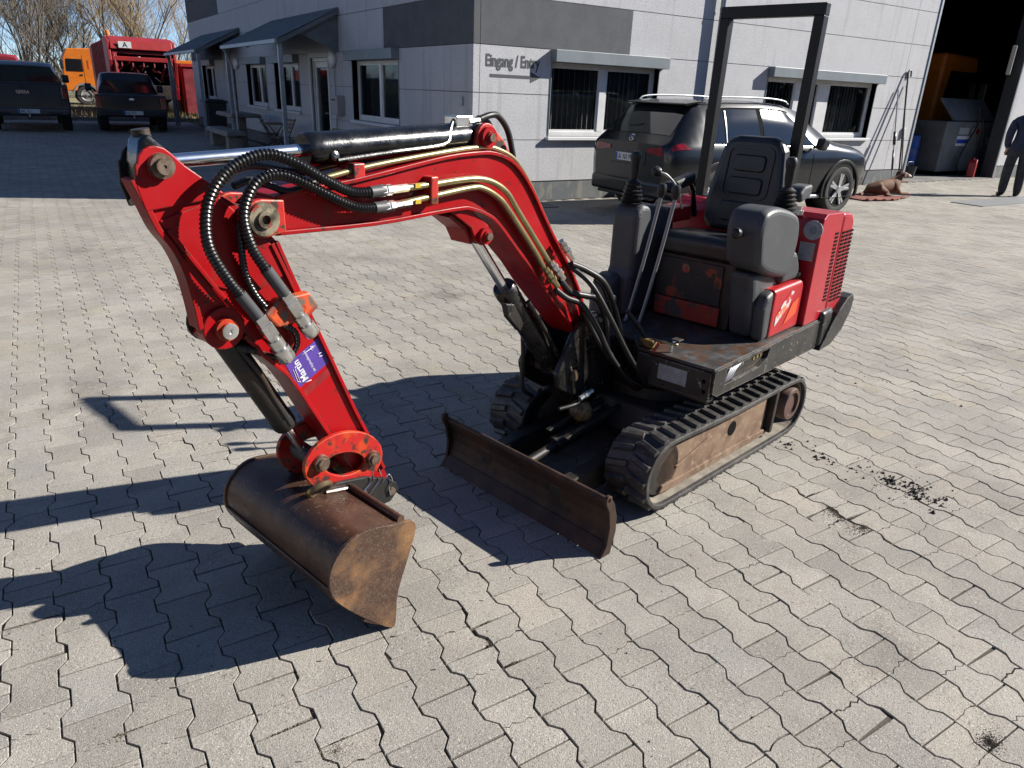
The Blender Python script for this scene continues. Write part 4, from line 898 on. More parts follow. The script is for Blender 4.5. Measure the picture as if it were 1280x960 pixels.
MB().lathe((1.705, YC+.03, 1.398), (0, 1, .2), [(0, .016), (.02, .014), (.022, .006)], 12).build('port', m_blk, r1)
r2 = ram('boom_ram', (1.124, YC, 1.118), (.61, YC, .47), .36, .021, .046, m_blkg, .034)
MB().tube(smooth_path([(.86, YC+.055, .83), (.80, YC+.062, .75), (.70, YC+.062, .62), (.66, YC+.06, .56)], 5), .010, 8).build('ram_pipe', m_blkg, r2)
MB().prism([(.93, .83), (.98, .84), (.96, .78), (.89, .71), (.87, .74)], YC+.02, YC+.05).build('ram_guard', m_blkg, r2, .004)
MB().tube(smooth_path([(.76, YC-.06, .70), (.745, YC-.06, .55), (.74, YC-.06, .40), (.68, YC-.05, .34)], 5), .009, 8).build('ram_hose', m_rubb, r2)
r3 = ram('bucket_ram', (1.844, YC, .489), (2.09, YC, .975), .26, .016, .036, m_blkrust, .03)
MB().tube(smooth_path([(2.045, YC+.035, .905), (2.02, YC+.045, .86), (1.985, YC+.04, .80), (1.955, YC+.035, .73), (1.905, YC+.034, .62)], 5), .0075, 8).build('ram_pipe', m_blkrust, r3)
MB().lathe((2.04, YC+.03, .905), (-.5, .6, -.2), [(0, .014), (.03, .014), (.03, .010), (.05, .010)], 10).build('port_elbow', m_blkrust, r3)
# --- bucket linkage
lk = empty('bucket_link'); lk.parent = exc
def ell(cx, cz, a, b, tilt, n=28): return [(cx+a*math.cos(q)*math.cos(tilt)-b*math.sin(q)*math.sin(tilt), cz+a*math.cos(q)*math.sin(tilt)+b*math.sin(q)*math.cos(tilt)) for q in [2*math.pi*i/n for i in range(n)]]
for s in (-1, 1):
    y0, y1 = sorted((YC+s*.070, YC+s*.086))
    MB().ring_prism(ell(1.752, .458, .152, .104, R(16)), ell(1.752, .450, .078, .040, R(18)), y0, y1).build('link_plate', m_redworn, lk, .003)
    for (x, z, r_) in ((1.844, .489, .028), (1.648, .436, .026), (1.704, .328, .021), (1.585, .290, .021)):
        MB().lathe((x, YC+s*.086, z), (0, s, 0), [(0, r_), (.014, r_*.95), (.014, r_*.7), (.024, r_*.66), (.024, r_*.1)], 16).build('pin_head', m_pin, lk)
for (x, z) in ((1.844, .489), (1.648, .436), (1.704, .328), (1.585, .290)): MB().cyl((x, YC-.1, z), (x, YC+.1, z), .016, 12).build('pin', m_pin, lk)
for pts in ([(1.672, .412), (1.668, .37), (1.70, .345), (1.745, .315), (1.742, .295)], [(1.640, .40), (1.632, .365), (1.665, .335), (1.69, .31)], [(1.625, .345), (1.60, .365), (1.585, .335), (1.60, .315), (1.595, .28)]):
    MB().tube(smooth_path([(x, YC+.112, z) for x, z in pts], 4), .0022, 6).build('spring_clip', m_chrome, lk)
# --- bucket
bk_ = empty('bucket'); bk_.parent = exc
YB0, YB1 = -.425, .205
sideo = [(1.792, .375), (1.85, .392), (1.92, .397), (1.976, .37), (2.013, .32), (2.018, .255), (1.987, .19), (1.893, .08), (1.812, 0.002), (1.793, .012), (1.788, .054), (1.778, .127), (1.724, .262), (1.704, .325), (1.712, .352), (1.732, .364)]
so_ = [(v.x, v.z) for v in smooth_path([(x, 0, z) for x, z in sideo+sideo[:1]], 3)][:-1]
for a, b in ((YB1-.012, YB1), (YB0, YB0+.012)): MB().prism(so_, a, b).build('side_plate', m_rustside, bk_, .0015)
back = [(1.745, .362), (1.80, .377), (1.86, .389), (1.92, .392), (1.972, .366), (2.007, .318), (2.012, .257), (1.982, .194), (1.89, .086), (1.812, .006)]
bs = [(v.x, v.z) for v in smooth_path([(x, 0, z) for x, z in back], 4)]
inn_ = []
for i in range(len(bs)):
    t = (Vector(bs[min(i+1, len(bs)-1)])-Vector(bs[max(i-1, 0)])).normalized(); inn_.append((bs[i][0]+t.y*.011, bs[i][1]-t.x*.011))
mb = MB()
for lst in (bs, inn_): mb.grid([[(x, YB0+.0125, z), (x, YB1-.0125, z)] for x, z in lst])
mb.build('shell', m_rust, bk_, fix=False)
MB().cyl((1.752, YB0+.0125, .372), (1.752, YB1-.0125, .372), .0135, 12).build('lip_bar', m_rust, bk_)
MB().prism([(2.019, .252), (1.990, .188), (1.986, .190), (2.015, .256)], YB0+.012, YB1-.012).build('weld_seam', m_rust, bk_)
MB().prism([(1.905, .092), (1.80, -.002), (1.806, -.003), (1.912, .086)], YB0+.002, YB1-.002).build('cutting_edge', m_bladerust, bk_)
for s in (-1, 1):
    y0, y1 = sorted((YC+s*.088, YC+s*.104))
    MB().prism([(1.552, .285), (1.562, .315), (1.60, .345), (1.686, .383), (1.743, .395), (1.80, .405), (1.858, .392), (1.84, .372), (1.74, .345), (1.68, .25), (1.59, .25)], y0, y1).build('ear', m_blkrust, bk_, .003)
    MB().tube(smooth_path([(1.845, YC+s*.108, .392), (1.80, YC+s*.109, .383), (1.745, YC+s*.108, .37), (1.725, YC+s*.106, .355)], 4), .0055, 6).build('weld_bead', m_weld, bk_)
mbr = MB(); ring = []
for q in range(25):
    an = 2*math.pi*q/24; ring.append((1.872+.036*math.cos(an), YC+.115+.022*math.sin(an), .418+.036*math.sin(an)*.7))
mbr.tube(ring, .0095, 8, False).build('lifting_ring', mat('ring_steel', (.16, .12, .07), .4, .6, col2=(.45, .3, .04), scale=16, thr=.6, soft=.04), bk_)
# --- loose hoses by the king post
def hosep(pts, r_=.0115, m=m_rubb, name='hose'): return MB().tube(smooth_path(pts, 6), r_, 10).build(name, m, exc)
y = YC+.10
for (x0, z0, x1, z1) in ((.79, .985, .72, .905), (.82, .963, .75, .875), (.735, 1.06, .66, .965)):
    d = Vector((x1-x0, .02, z1-z0)).normalized()
    MB().lathe((x0, y, z0), d, [(0, .013), (.02, .013), (.02, .017), (.036, .017), (.036, .013), (.05, .013), (.05, .018), (.066, .018), (.066, .012), (.1, .012)], 6, False).build('hose_fitting', m_olive if x0 > .8 else m_zsteel, exc)
hosep([(.72, y, .90), (.66, y+.01, .845), (.58, y+.03, .82), (.53, y+.05, .80), (.47, y+.06, .70), (.43, y+.06, .56), (.36, y+.10, .42), (.30, y+.13, .375)], .0135)
hosep([(.75, y, .87), (.70, y+.02, .83), (.62, y+.04, .79), (.55, y+.08, .68), (.47, y+.1, .55), (.36, y+.14, .41), (.30, y+.15, .365), (.26, y+.14, .40)], .0125)
hosep([(.66, y, .96), (.58, y+.02, .925), (.50, y+.05, .87), (.42, y+.06, .76), (.36, y+.07, .62), (.30, y+.09, .47), (.26, y+.1, .40)], .0135)
hosep([(.66, y-.02, .955), (.60, y+.06, .88), (.53, y+.12, .74), (.44, y+.16, .58), (.34, y+.19, .44), (.28, y+.19, .385), (.25, y+.17, .45), (.26, y+.13, .60), (.33, y+.07, .72)], .011)
hosep([(.58, y+.02, .75), (.50, y+.06, .60), (.40, y+.12, .46), (.31, y+.17, .39), (.27, y+.17, .43), (.25, y+.15, .52)], .011)
hosep([(.46, y-.02, .86), (.40, y-.02, .82), (.36, y, .72), (.30, y+.02, .60), (.28, y+.05, .52)], .010)
hosep([(.47, y+.04, .77), (.435, y+.06, .80), (.40, y+.05, .77), (.42, y+.05, .70), (.46, y+.04, .69)], .006)
hosep([(1.10, YC+.01, 1.50), (1.05, YC+.01, 1.512), (1.0, YC, 1.508), (.945, YC-.005, 1.46), (.918, YC, 1.375), (.90, YC+.0, 1.29)], .011)
hosep([(1.08, YC-.02, 1.50), (1.02, YC-.03, 1.485), (.98, YC-.04, 1.43), (.95, YC-.04, 1.36), (.93, YC-.04, 1.30)], .011)
hosep([(1.755, YC+.06, 1.345), (1.80, YC+.07, 1.335), (1.87, YC+.07, 1.318), (1.92, YC+.06, 1.335), (1.97, YC+.05, 1.35), (2.02, YC+.06, 1.34)], .010)
hosep([(1.75, YC-.055, 1.35), (1.82, YC-.05, 1.36), (1.9, YC-.04, 1.375), (1.96, YC-.03, 1.37), (2.0, YC-.03, 1.34)], .010)
hosep([(.70, y+.02, .34), (.62, y+.04, .345), (.56, y+.03, .36), (.50, y+.0, .40)], .010)
MB().lathe((.60, y+.05, .37), (-1, .1, .25), [(0, .012), (.03, .012), (.03, .015), (.05, .015), (.05, .012), (.08, .012)], 8).build('hose_fitting', m_zsteel, exc)
# ---------------------------------------------------------------- vehicles
m_tyre = mat('tyre_rubber', (.016, .016, .016), .75, col2=(.028, .027, .026), scale=20, bump=.2)
m_rim = mat('alloy_rim', (.55, .56, .57), .3, .8)
m_carglass = mat('car_glass', (.010, .012, .014), .04, spec=.9, coat=.3)
m_taill = mat('tail_light_red', (.30, .004, .010), .15, coat=.6, col2=(.16, .003, .006), scale=12)
m_plate = mat('number_plate', (.72, .73, .74), .45)
m_pblue = mat('plate_blue', (.01, .06, .40), .45)
m_pblk = mat('plate_letter', (.012, .012, .012), .5)
m_trim = mat('car_trim_black', (.012, .012, .013), .4)
m_chr = mat('car_chrome', (.70, .71, .72), .15, 1.)
def lerp(a, b, t): return a+(b-a)*t
class Loft:
    def __init__(s, st): s.st = st
    def at(s, x):
        S_ = s.st
        if x <= S_[0][0]: return S_[0]
        for a, b in zip(S_, S_[1:]):
            if a[0] <= x <= b[0]: t = (x-a[0])/(b[0]-a[0]); return tuple(lerp(p, q, t) for p, q in zip(a, b))
        return S_[-1]
    def half(s, x):
        _, zb, zs, zt, wb, wt = s.at(x); h = zs-zb
        return [(0, zb), (wb*.86, zb), (wb*.955, zb+.06), (wb*.985, zb+.35*h), (wb*1.0, zb+.62*h), (wb*.992, zs-.07), (wb*.955, zs), (lerp(wb*.955, wt, .5), lerp(zs, zt, .5)), (wt, zt-.09*min(1, (zt-zs)*3)), (wt*.93, zt-.03*min(1, (zt-zs)*3)), (wt*.6, zt-.004), (0, zt)]
    def pt(s, x, v, off=0.):
        H_ = s.half(x); i = min(int(v), len(H_)-2); t = v-i; y = lerp(H_[i][0], H_[i+1][0], t); z = lerp(H_[i][1], H_[i+1][1], t)
        return Vector((x, y, z))
    def pto(s, x, v, off):
        e = .004; a = s.pt(x, v); du = s.pt(x+.02, v)-s.pt(x-.02, v); dv = s.pt(x, min(v+.05, 10.999))-s.pt(x, max(v-.05, 0)); n = dv.cross(du)
        if n.length < 1e-9: n = Vector((0, 0, 1))
        n.normalize()
        if n.dot(a-Vector((a.x, 0, .7))) < 0: n = -n
        return a+n*off
    def body(s):
        mb = MB(); rows = []
        for st in s.st:
            H_ = s.half(st[0]); rows.append([(st[0], y, z) for y, z in H_]+[(st[0], -y, z) for y, z in reversed(H_[1:-1])])
        n = len(rows[0]); mb.grid(rows, True, False, True)
        mb.add(rows[0], [tuple(range(n))]); mb.add(rows[-1], [tuple(range(n-1, -1, -1))]); return mb
    def patch(s, u0, u1, v0, v1, off, sgn=1, nu=8, nv=5, skew0=0., skew1=0.):
        """strip of surface between two stations; skew shifts the upper edge"""
        rows = []
        for i in range(nu+1):
            r_ = []
            for j in range(nv+1):
                t = j/nv; a = lerp(u0+skew0*t, u1+skew1*t, i/nu); p = s.pto(a, lerp(v0, v1, t), off); r_.append((p.x, p.y*sgn, p.z))
            rows.append(r_)
        return MB().grid(rows)
    def topmid(s, u0, u1, v0, off, nu=8):
        rows = []
        for i in range(nu+1):
            x = lerp(u0, u1, i/nu); r_ = [s.pto(x, lerp(v0, 10.99, j/5), off) for j in range(6)]
            rows.append([(p.x, p.y, p.z) for p in r_]+[(p.x, -p.y, p.z) for p in reversed(r_[:-1])])
        return MB().grid(rows)
def boolean_cut(o, cutters):
    dg = bpy.context.evaluated_depsgraph_get(); tmp = []
    for mb in cutters:
        me = mb.mesh('cut'); bm = bmesh.new(); bm.from_mesh(me); bmesh.ops.remove_doubles(bm, verts=bm.verts, dist=1e-5); bmesh.ops.recalc_face_normals(bm, faces=bm.faces); bm.to_mesh(me); bm.free()
        c = bpy.data.objects.new('cut', me); COL.objects.link(c); tmp.append(c); md = o.modifiers.new('b', 'BOOLEAN'); md.object = c; md.operation = 'DIFFERENCE'; md.solver = 'EXACT'
    dg = bpy.context.evaluated_depsgraph_get(); dg.update()
    me = bpy.data.meshes.new_from_object(o.evaluated_get(dg)); o.modifiers.clear(); o.data = me
    for c in tmp: bpy.data.objects.remove(c)
def weld(o, d=1e-4):
    bm = bmesh.new(); bm.from_mesh(o.data); bmesh.ops.remove_doubles(bm, verts=bm.verts, dist=d); bmesh.ops.recalc_face_normals(bm, faces=bm.faces); bm.to_mesh(o.data); bm.free()
def sharpen(o, ang=32):
    bm = bmesh.new(); bm.from_mesh(o.data)
    for e in bm.edges:
        if len(e.link_faces) == 2: e.smooth = e.calc_face_angle(0) < R(ang)
    bm.to_mesh(o.data); bm.free()
def wheel(par, x, y, r_, w_, out, m=m_rim, spokes=5):
    wh = empty('wheel', (x, y, r_)); wh.parent = par; s = out
    MB().lathe((0, -s*w_/2, 0), (0, s, 0), [(0, r_*.68), (.0, r_*.92), (w_*.12, r_*.985), (w_*.5, r_), (w_*.88, r_*.985), (w_, r_*.92), (w_+.004, r_*.80), (w_-.01, r_*.69), (w_-.05, r_*.67), (w_-.05, .0)], 36).build('tyre', m_tyre, wh)
    MB().lathe((0, s*(w_/2-.055), 0), (0, s, 0), [(0, r_*.66), (.05, r_*.70 if spokes else r_*.60), (.052, r_*.665 if spokes else r_*.55), (.012, r_*.62 if spokes else r_*.45), (.012, .0)], 36).build('rim', m_trim if spokes else m, wh)
    for k in range(spokes):
        a = 2*math.pi*k/spokes+.2
        for da in (-.13, .13):
            c, si = math.cos(a+da), math.sin(a+da); t = Vector((-si, 0, c)); d = Vector((c, 0, si)); P = []
            for rr, hw, yy in ((r_*.13, .022, .045), (r_*.66, .020, .05)):
                for q, zz in ((-hw, 0), (hw, 0), (hw, -.03), (-hw, -.03)): P.append(d*rr+t*q+Vector((0, s*(w_/2-.055+yy+zz), 0)))
            MB().add(P, ((0, 1, 2, 3), (4, 5, 6, 7), (0, 1, 5, 4), (1, 2, 6, 5), (2, 3, 7, 6), (3, 0, 4, 7))).build('spoke', m, wh, .004)
    MB().lathe((0, s*(w_/2-.02), 0), (0, s, 0), [(0, r_*.17), (.02, r_*.16), (.026, r_*.1), (.026, .0)], 20).build('hub_cap', m, wh)
    return wh
def plate(par, x, y, z, txt, w_=.52):
    p = empty('number_plate', (x, y, z)); p.parent = par
    MB().box(-.008, 0, -w_/2, w_/2, -.055, .055).build('plate', m_plate, p, .003)
    MB().box(-.0095, -.0085, w_/2-.045, w_/2-.003, -.052, .052).build('country_band', m_pblue, p)
    text_mesh('plate_text', txt, .105, m_pblk, p, basis((-.009, w_/2-.065, -.037), (0, -1, 0), (0, 0, 1)), .66, .0005, .002)
# --- dark grey SUV beside the wall
SP = (7.0, 8.03)
m_suv = mat('suv_paint', (.012, .013, .016), .24, .3, coat=.35, col2=(.014, .015, .018), scale=3)
suv = empty('suv_car', (6.98, 8.03, 0), R(-1.0), 'dark grey SUV with roof rails parked along the wall behind the excavator', 'car')
suv.scale = (.935, .97, .955)
sl = Loft([(0.0, .46, .98, 1.07, .76, .68), (.04, .38, 1.03, 1.10, .86, .75), (.12, .34, 1.06, 1.16, .905, .765), (.24, .31, 1.07, 1.30, .93, .75), (.38, .30, 1.07, 1.455, .942, .715), (.52, .30, 1.07, 1.575, .946, .685), (.68, .30, 1.07, 1.635, .948, .67), (1.2, .30, 1.065, 1.672, .95, .668), (1.9, .30, 1.06, 1.68, .95, .668), (2.4, .30, 1.05, 1.66, .95, .662), (2.8, .30, 1.05, 1.585, .95, .66), (3.15, .30, 1.045, 1.41, .95, .68), (3.5, .31, 1.045, 1.18, .948, .76), (3.7, .31, 1.03, 1.135, .945, .77), (4.1, .32, .99, 1.095, .935, .75), (4.38, .34, .93, 1.03, .905, .70), (4.58, .38, .84, .92, .83, .62), (4.68, .44, .70, .78, .72, .52)])
b_ = sl.body().build('body', m_suv, suv); weld(b_)
boolean_cut(b_, [MB().cyl((xx, yy-.3, .385), (xx, yy+.3, .385), .435, 40) for xx in (.92, 3.80) for yy in (-.95, .95)])
sharpen(b_, 38)
for xx in (.92, 3.80):
    for s in (-1, 1):
        wheel(suv, xx, s*.825, .385, .245, s)
        ar_ = MB(); ar_.ring_prism(arc(xx, .385, .475, -14, 194, 24), arc(xx, .385, .433, -14, 194, 24), s*.915, s*.957); ar_.build('arch_trim', m_trim, suv, .006)
        MB().cyl((xx, s*.60, .37), (xx, s*.69, .37), .41, 24).build('wheel_well', m_dark, suv)
for s in (-1, 1):
    sl.patch(.56, 3.16, 6.02, 7.98, .002, s, 24, 6, .22, -.66).build('window_band', m_dark, suv)
    for (u0, u1, k0, k1) in ((.62, 1.02, .18, .05), (1.10, 1.78, .02, .0), (1.86, 3.02, .02, -.55)):
        sl.patch(u0, u1, 6.12, 7.86, .006, s, 8, 5, k0, k1).build('side_window', m_carglass, suv, fix=True)
    MB().tube(smooth_path([(.70, s*.665, 1.635), (.80, s*.67, 1.69), (1.2, s*.67, 1.718), (2.0, s*.67, 1.722), (2.40, s*.665, 1.695), (2.52, s*.66, 1.65)], 5), .013, 10).build('roof_rail', m_galv, suv)
    MB().tube([sl.pto(lerp(.66, 2.95, i/12), 6.05, .006)*1 for i in range(13)] if s > 0 else [Vector((p.x, -p.y, p.z)) for p in [sl.pto(lerp(.66, 2.95, i/12), 6.05, .006) for i in range(13)]], .008, 6).build('window_trim', m_chr, suv)
    sl.patch(1.05, 1.07, 6.15, 7.8, .009, s, 2, 5, .06, .06).build('pillar_trim', m_chr, suv); 
    mb = MB(); mb.prism([(2.84, 1.05), (2.96, 1.01), (3.04, 1.07), (3.03, 1.18), (2.90, 1.20)], s*1.02, s*1.16).build('mirror', m_trim, suv, .03, 3)
    MB().tube([(2.96, s*.93, 1.05), (2.97, s*1.05, 1.08)], .02, 8).build('mirror_stalk', m_trim, suv)
    # tail light wraps the corner
    sl.patch(.012, .34, 5.3, 6.35, .006, s, 8, 4, .05, -.12).build('tail_light', m_taill, suv)
    MB().add([(-.006, s*.40, .955), (-.006, s*.40, 1.0), (-.006, s*.70, 1.03), (-.006, s*.75, .92), (-.006, s*.6, .925)], [(0, 1, 2, 3, 4)]).build('tail_light', m_taill, suv, solid=.012)
    MB().box(-.035, .05, s*.45-.09, s*.45+.09, .335, .395).build('exhaust_tip', m_chr, suv, .02)
    MB().box(-.04, -.03, s*.45-.07, s*.45+.07, .347, .383).build('exhaust_bore', m_dark, suv)
    MB().box(-.022, .02, s*.60-.10, s*.60+.1, .52, .545).build('reflector', m_taill, suv, .004)
    for (xx) in (1.30, 2.15): MB().box(xx, xx+.2, s*.945-.012, s*.945+.016,   .92, .945).build('door_handle', m_suv, suv, .01)
    for (xx, lean) in ((1.06, -.1), (1.84, .0), (2.98, .02)):
        MB().tube([sl.pto(xx+lean*(1-i/6), lerp(2.5, 6.0, i/6), .0012) if s > 0 else Vector(((q := sl.pto(xx+lean*(1-i/6), lerp(2.5, 6.0, i/6), .0012)).x, -q.y, q.z)) for i in range(7)], .004, 4).build('door_gap', m_dark, suv)
    MB().box(1.15, 3.35, s*.9-.03, s*.9+.035, .27, .33).build('side_step', m_galv, suv, .02)
sl.topmid(.15, .53, 9.15, .005).build('rear_window', m_carglass, suv)
sl.topmid(2.88, 3.50, 8.9, .005).build('windscreen', m_carglass, suv)
MB().prism([(.50, 1.575), (.40, 1.595), (.42, 1.615), (.75, 1.658), (.75, 1.63)], -.60, .60).build('roof_spoiler', m_suv, suv, .01)
MB().box(-.05, .10, -.78, .78, .34, .56).build('rear_bumper', m_suv, suv, .045, 3)
MB().box(-.045, .05, -.6, .6, .30, .345).build('diffuser', m_trim, suv, .012)
MB().box(-.012, .004, -.38, .38, .76, .945).build('hatch_recess', m_suv, suv, .01)
plate(suv, -.014, .0, .855, 'AI  NX 99')
bd = empty('star_emblem', (.06, 0, 1.115)); bd.parent = suv
nv = Vector((-.75, 0, .45)).normalized(); uu = Vector((0, 1, 0)); vv = nv.cross(uu)
MB().tube([nv*.02+uu*.048*math.cos(2*math.pi*i/24)+vv*.048*math.sin(2*math.pi*i/24) for i in range(25)], .005, 6, False).build('ring', m_chr, bd)
for k in range(3):
    a = R(90+120*k); MB().tube([nv*.02, nv*.02+uu*.046*math.cos(a)-vv*.046*math.sin(a)], [.008, .002], 4).build('star_arm', m_chr, bd)
MB().tube(smooth_path([(.24, .0, 1.315), (.225, .1, 1.295), (.215, .28, 1.275)], 4), .009, 6).build('rear_wiper', m_trim, suv)
# --- two pickups in the shade of the building
def pickup(name, label, X, Y, w_, h_, bed, m, txt, wheel_r=.40, cap=True, bright=None):
    p = empty(name, (X, Y, 0), R(90), label, 'pickup truck', 'pickup trucks parked nose in by the verge')
    hw = w_/2
    prof = [(0, .62), (0, bed-.02), (.02, bed), (1.75, bed+.01), (3.5, bed), (4.75, bed-.05), (5.25, bed-.12), (5.45, bed-.30), (5.45, .55), (5.2, .42), (.5, .42)]
    o = MB().prism(prof, -hw, hw).build('body', m, p)
    boolean_cut(o, [MB().cyl((xx, s*hw-.3, wheel_r), (xx, s*hw+.3, wheel_r), wheel_r+.06, 28) for xx in (1.05, 4.45) for s in (-1, 1)])
    x = o.modifiers.new('bevel', 'BEVEL'); x.width = .06; x.segments = 3; x.limit_method = 'ANGLE'; x.angle_limit = R(50)
    cl_ = Loft([(.10, bed-.05, bed, h_-.12, hw*.93, hw*.70), (.35, bed-.05, bed, h_-.03, hw*.94, hw*.74), (1.0, bed-.05, bed, h_, hw*.94, hw*.76), (2.6, bed-.05, bed, h_, hw*.94, hw*.76), (3.1, bed-.05, bed, h_-.06, hw*.94, hw*.75), (3.9, bed-.05, bed, bed+.10, hw*.92, hw*.82)]) if cap else Loft([(1.45, bed-.05, bed, h_-.25, hw*.93, hw*.74), (1.62, bed-.05, bed, h_-.03, hw*.94, hw*.74), (2.2, bed-.05, bed, h_, hw*.94, hw*.76), (2.8, bed-.05, bed, h_-.02, hw*.94, hw*.76), (3.2, bed-.05, bed, h_-.1, hw*.94, hw*.75), (3.9, bed-.05, bed, bed+.10, hw*.92, hw*.82)])
    c = cl_.body().build('cab', m, p); weld(c); sharpen(c, 40)
    x0 = .10 if cap else 1.45; zt = h_-.14 if cap else h_-.26
    MB().add([(x0-.012, -hw*.86, bed+.06), (x0-.012, hw*.86, bed+.06), (x0-.012+.0, hw*.68, zt), (x0-.012, -hw*.68, zt)], [(0, 1, 2, 3)]).build('rear_window', m_carglass, p, solid=.01)
    for s in (-1, 1):
        cl_.patch(x0+.25, x0+1.2, 6.1, 7.8, .005, s, 5, 4, .05, .0).build('side_window', m_carglass, p); cl_.patch(x0+1.3, 3.1, 6.1, 7.8, .005, s, 5, 4, .0, -.3).build('side_window', m_carglass, p)
        MB().box(-.012, .09, s*hw-s*.17, s*hw-s*.01, bed-.40, bed-.06).build('tail_light', m_taill, p, .02) if s > 0 else MB().box(-.012, .09, -hw+.01, -hw+.17, bed-.40, bed-.06).build('tail_light', m_taill, p, .02)
        for xx in (1.05, 4.45): wheel(p, xx, s*(hw-.14), wheel_r, .27, s, m_rim, 6)
        MB().prism([(3.35, bed+.06), (3.5, bed+.02), (3.55, bed+.25), (3.4, bed+.27)], s*(hw+.03), s*(hw+.22)).build('mirror', m_trim, p, .03)
    tg = MB().box(-.02, .0, -hw+.2, hw-.2, .72, bed-.04).build('tailgate', m, p, .02)
    MB().box(-.028, -.018, -.14, .14, bed-.14, bed-.06).build('gate_handle', m_trim, tg, .008)
    if bright: text_mesh('lettering', bright, .13, m_chr, tg, basis((-.022, .46*(len(bright)/6)*.5+.0, bed-.26), (0, -1, 0), (0, 0, 1)), .8, .004)
    MB().box(-.022, -.0195, -hw+.32, hw-.32, .78, .83).build('gate_ridge', m, tg, .006)
    bp_ = MB().box(-.16, .05, -hw+.02, hw-.02, .46, .66).build('rear_bumper', m_trim if not cap else m, p, .04, 3)
    for s in (-1, 1): MB().box(-.17, -.15, s*.62-.16, s*.62+.16, .50, .56).build('bumper_step', m_trim, bp_, .01)
    plate(p, -.165, 0, .58, txt)
    MB().lathe((-.22, 0, .42), (0, 0, 1), [(0, .012), (.03, .012), (.035, .025), (.06, .028), (.08, .015)], 12).build('tow_ball', m_chr, p)
    MB().box(-.2, .3, -.05, .05, .38, .42).build('hitch', m_trim, p)
    return p
m_gmc = mat('pickup_grey', (.030, .036, .045), .3, .2, coat=.4); m_ford = mat('pickup_black', (.008, .008, .010), .28, coat=.4)
p1 = pickup('pickup_truck', 'dark grey full size pickup with cargo canopy, at the left edge of the yard', -.02, 25.9, 2.10, 1.90, 1.30, m_gmc, 'AIC TA 1', .42, True, 'SIERRA')
p2 = pickup('pickup_truck', 'black pickup with slanting cab window parked between the grey pickup and canopies', 2.66, 25.9, 1.92, 1.72, 1.08, m_ford, 'AIC H 91', .40, False)
p2.rotation_euler.z = R(86.8)
MB().lathe((-.024, 0, .95), (-1, 0, 0), [(0, .05), (.006, .048), (.008, .03)], 20).build('oval_badge', m_chr, p2).scale = (1, 1.7, .75)
for o in [k for k in bpy.data.objects if k.parent == p2 and k.name.startswith('oval')]: o.location = (0, 0, .2375)
# --- orange lorry, side on, behind the verge
m_orl = mat('lorry_orange', (.70, .19, .012), .4, col2=(.62, .155, .01), scale=3)
m_trim2 = mat('truck_rim', (.30, .30, .29), .6, col2=(.18, .175, .165), scale=8)
lor = empty('lorry', (2.85, 51, 0), R(180), 'orange lorry seen side on beyond the verge, left of the red refuse truck', 'truck')
lc = MB().prism([(.9, .75), (.95, 1.6), (.86, 2.45), (.62, 2.92), (-.70, 2.98), (-.75, 2.9), (-.75, .95), (-.45, .95), (-.3, 1.1), (.25, 1.1), (.42, .75)], -1.2, 1.2).build('cab', m_orl, lor, .06, 3)
MB().prism([(.78, 1.75), (.72, 2.4), (-.05, 2.4), (-.05, 1.75)], 1.195, 1.215).build('door_window', m_carglass, lor, .01)
MB().prism([(-.30, 1.9), (-.30, 2.35), (-.36, 2.35), (-.36, 1.9)], 1.20, 1.21).build('panel_line', m_redworn, lor)
MB().box(-.09, -.075, 1.198, 1.206, 1.0, 2.6).build('door_gap', m_dark, lor)
MB().box(.0, .12, 1.2, 1.23, 1.55, 1.62).build('door_handle', m_trim, lor)
for zz in (1.85, 1.2): MB().box(.86, 1.02, 1.2, 1.45, zz, zz+.5 if zz > 1.5 else zz+.3).build('mirror', m_trim, lor, .04)
MB().ring_prism(arc(-.03, .52, .66, 0, 180, 18), arc(-.03, .52, .58, 0, 180, 18), .9, 1.22).build('mudguard', mat('mudguard_grey', (.2, .21, .22), .6), lor)
for xx in (-.03, -3.6, -4.9):
    for s in (-1, 1): wheel(lor, xx, s*1.03, .51, .3, s, m_trim2, 0)
MB().box(-7, .6, -.4, .4, .7, .95).build('chassis', m_blkrust, lor)
MB().box(-7.2, -1.1, -1.2, 1.2, 1.0, 2.6).build('load_body', m_orl, lor, .03)
MB().box(-1.05, -.8, .3, 1.1, .9, 2.3).build('exhaust_stack', m_trim, lor, .03)
# --- red refuse truck, seen from behind
m_rfr = mat('refuse_red', (.40, .016, .018), .5, col2=(.30, .012, .014), scale=2.5, col3=(.12, .05, .04), scale3=9, thr3=.64, soft3=.05)
m_rfd = mat('refuse_dark_red', (.16, .012, .02), .55, col2=(.22, .03, .04), scale=3)
rf_ = empty('refuse_truck', (4.3, 35.5, 0), R(90), 'red refuse collection truck with open rear hopper and white letter plate', 'truck')
W2 = 1.25
MB().box(1.6, 8.2, -W2, W2, 1.0, 3.0).build('container', m_rfd, rf_, .05)
for k in range(9): MB().box(1.75+k*.7, 1.85+k*.7, -W2-.05, W2+.05, 1.02, 2.98).build('rib', m_rfr, rf_, .01)
for s in (-1, 1):
    y0, y1 = sorted((s*(W2-.10), s*(W2+.02)))
    MB().prism([(1.6, .8), (1.6, 3.05), (.9, 3.1), (.0, 2.95), (-.12, 2.2), (.15, 1.3), (.35, .75)], y0, y1).build('tailgate_side', m_rfr, rf_, .02)
    MB().tube([(.05, s*(W2-.2), 2.6), (-.1, s*(W2-.2), 1.9), (.1, s*(W2-.2), 1.1)], .05, 8).build('lift_ram', m_rfd, rf_)
    MB().box(-.06, .05, s*1.1-.12, s*1.1+.12, .75, 1.2).build('tail_light', m_taill, rf_, .02)
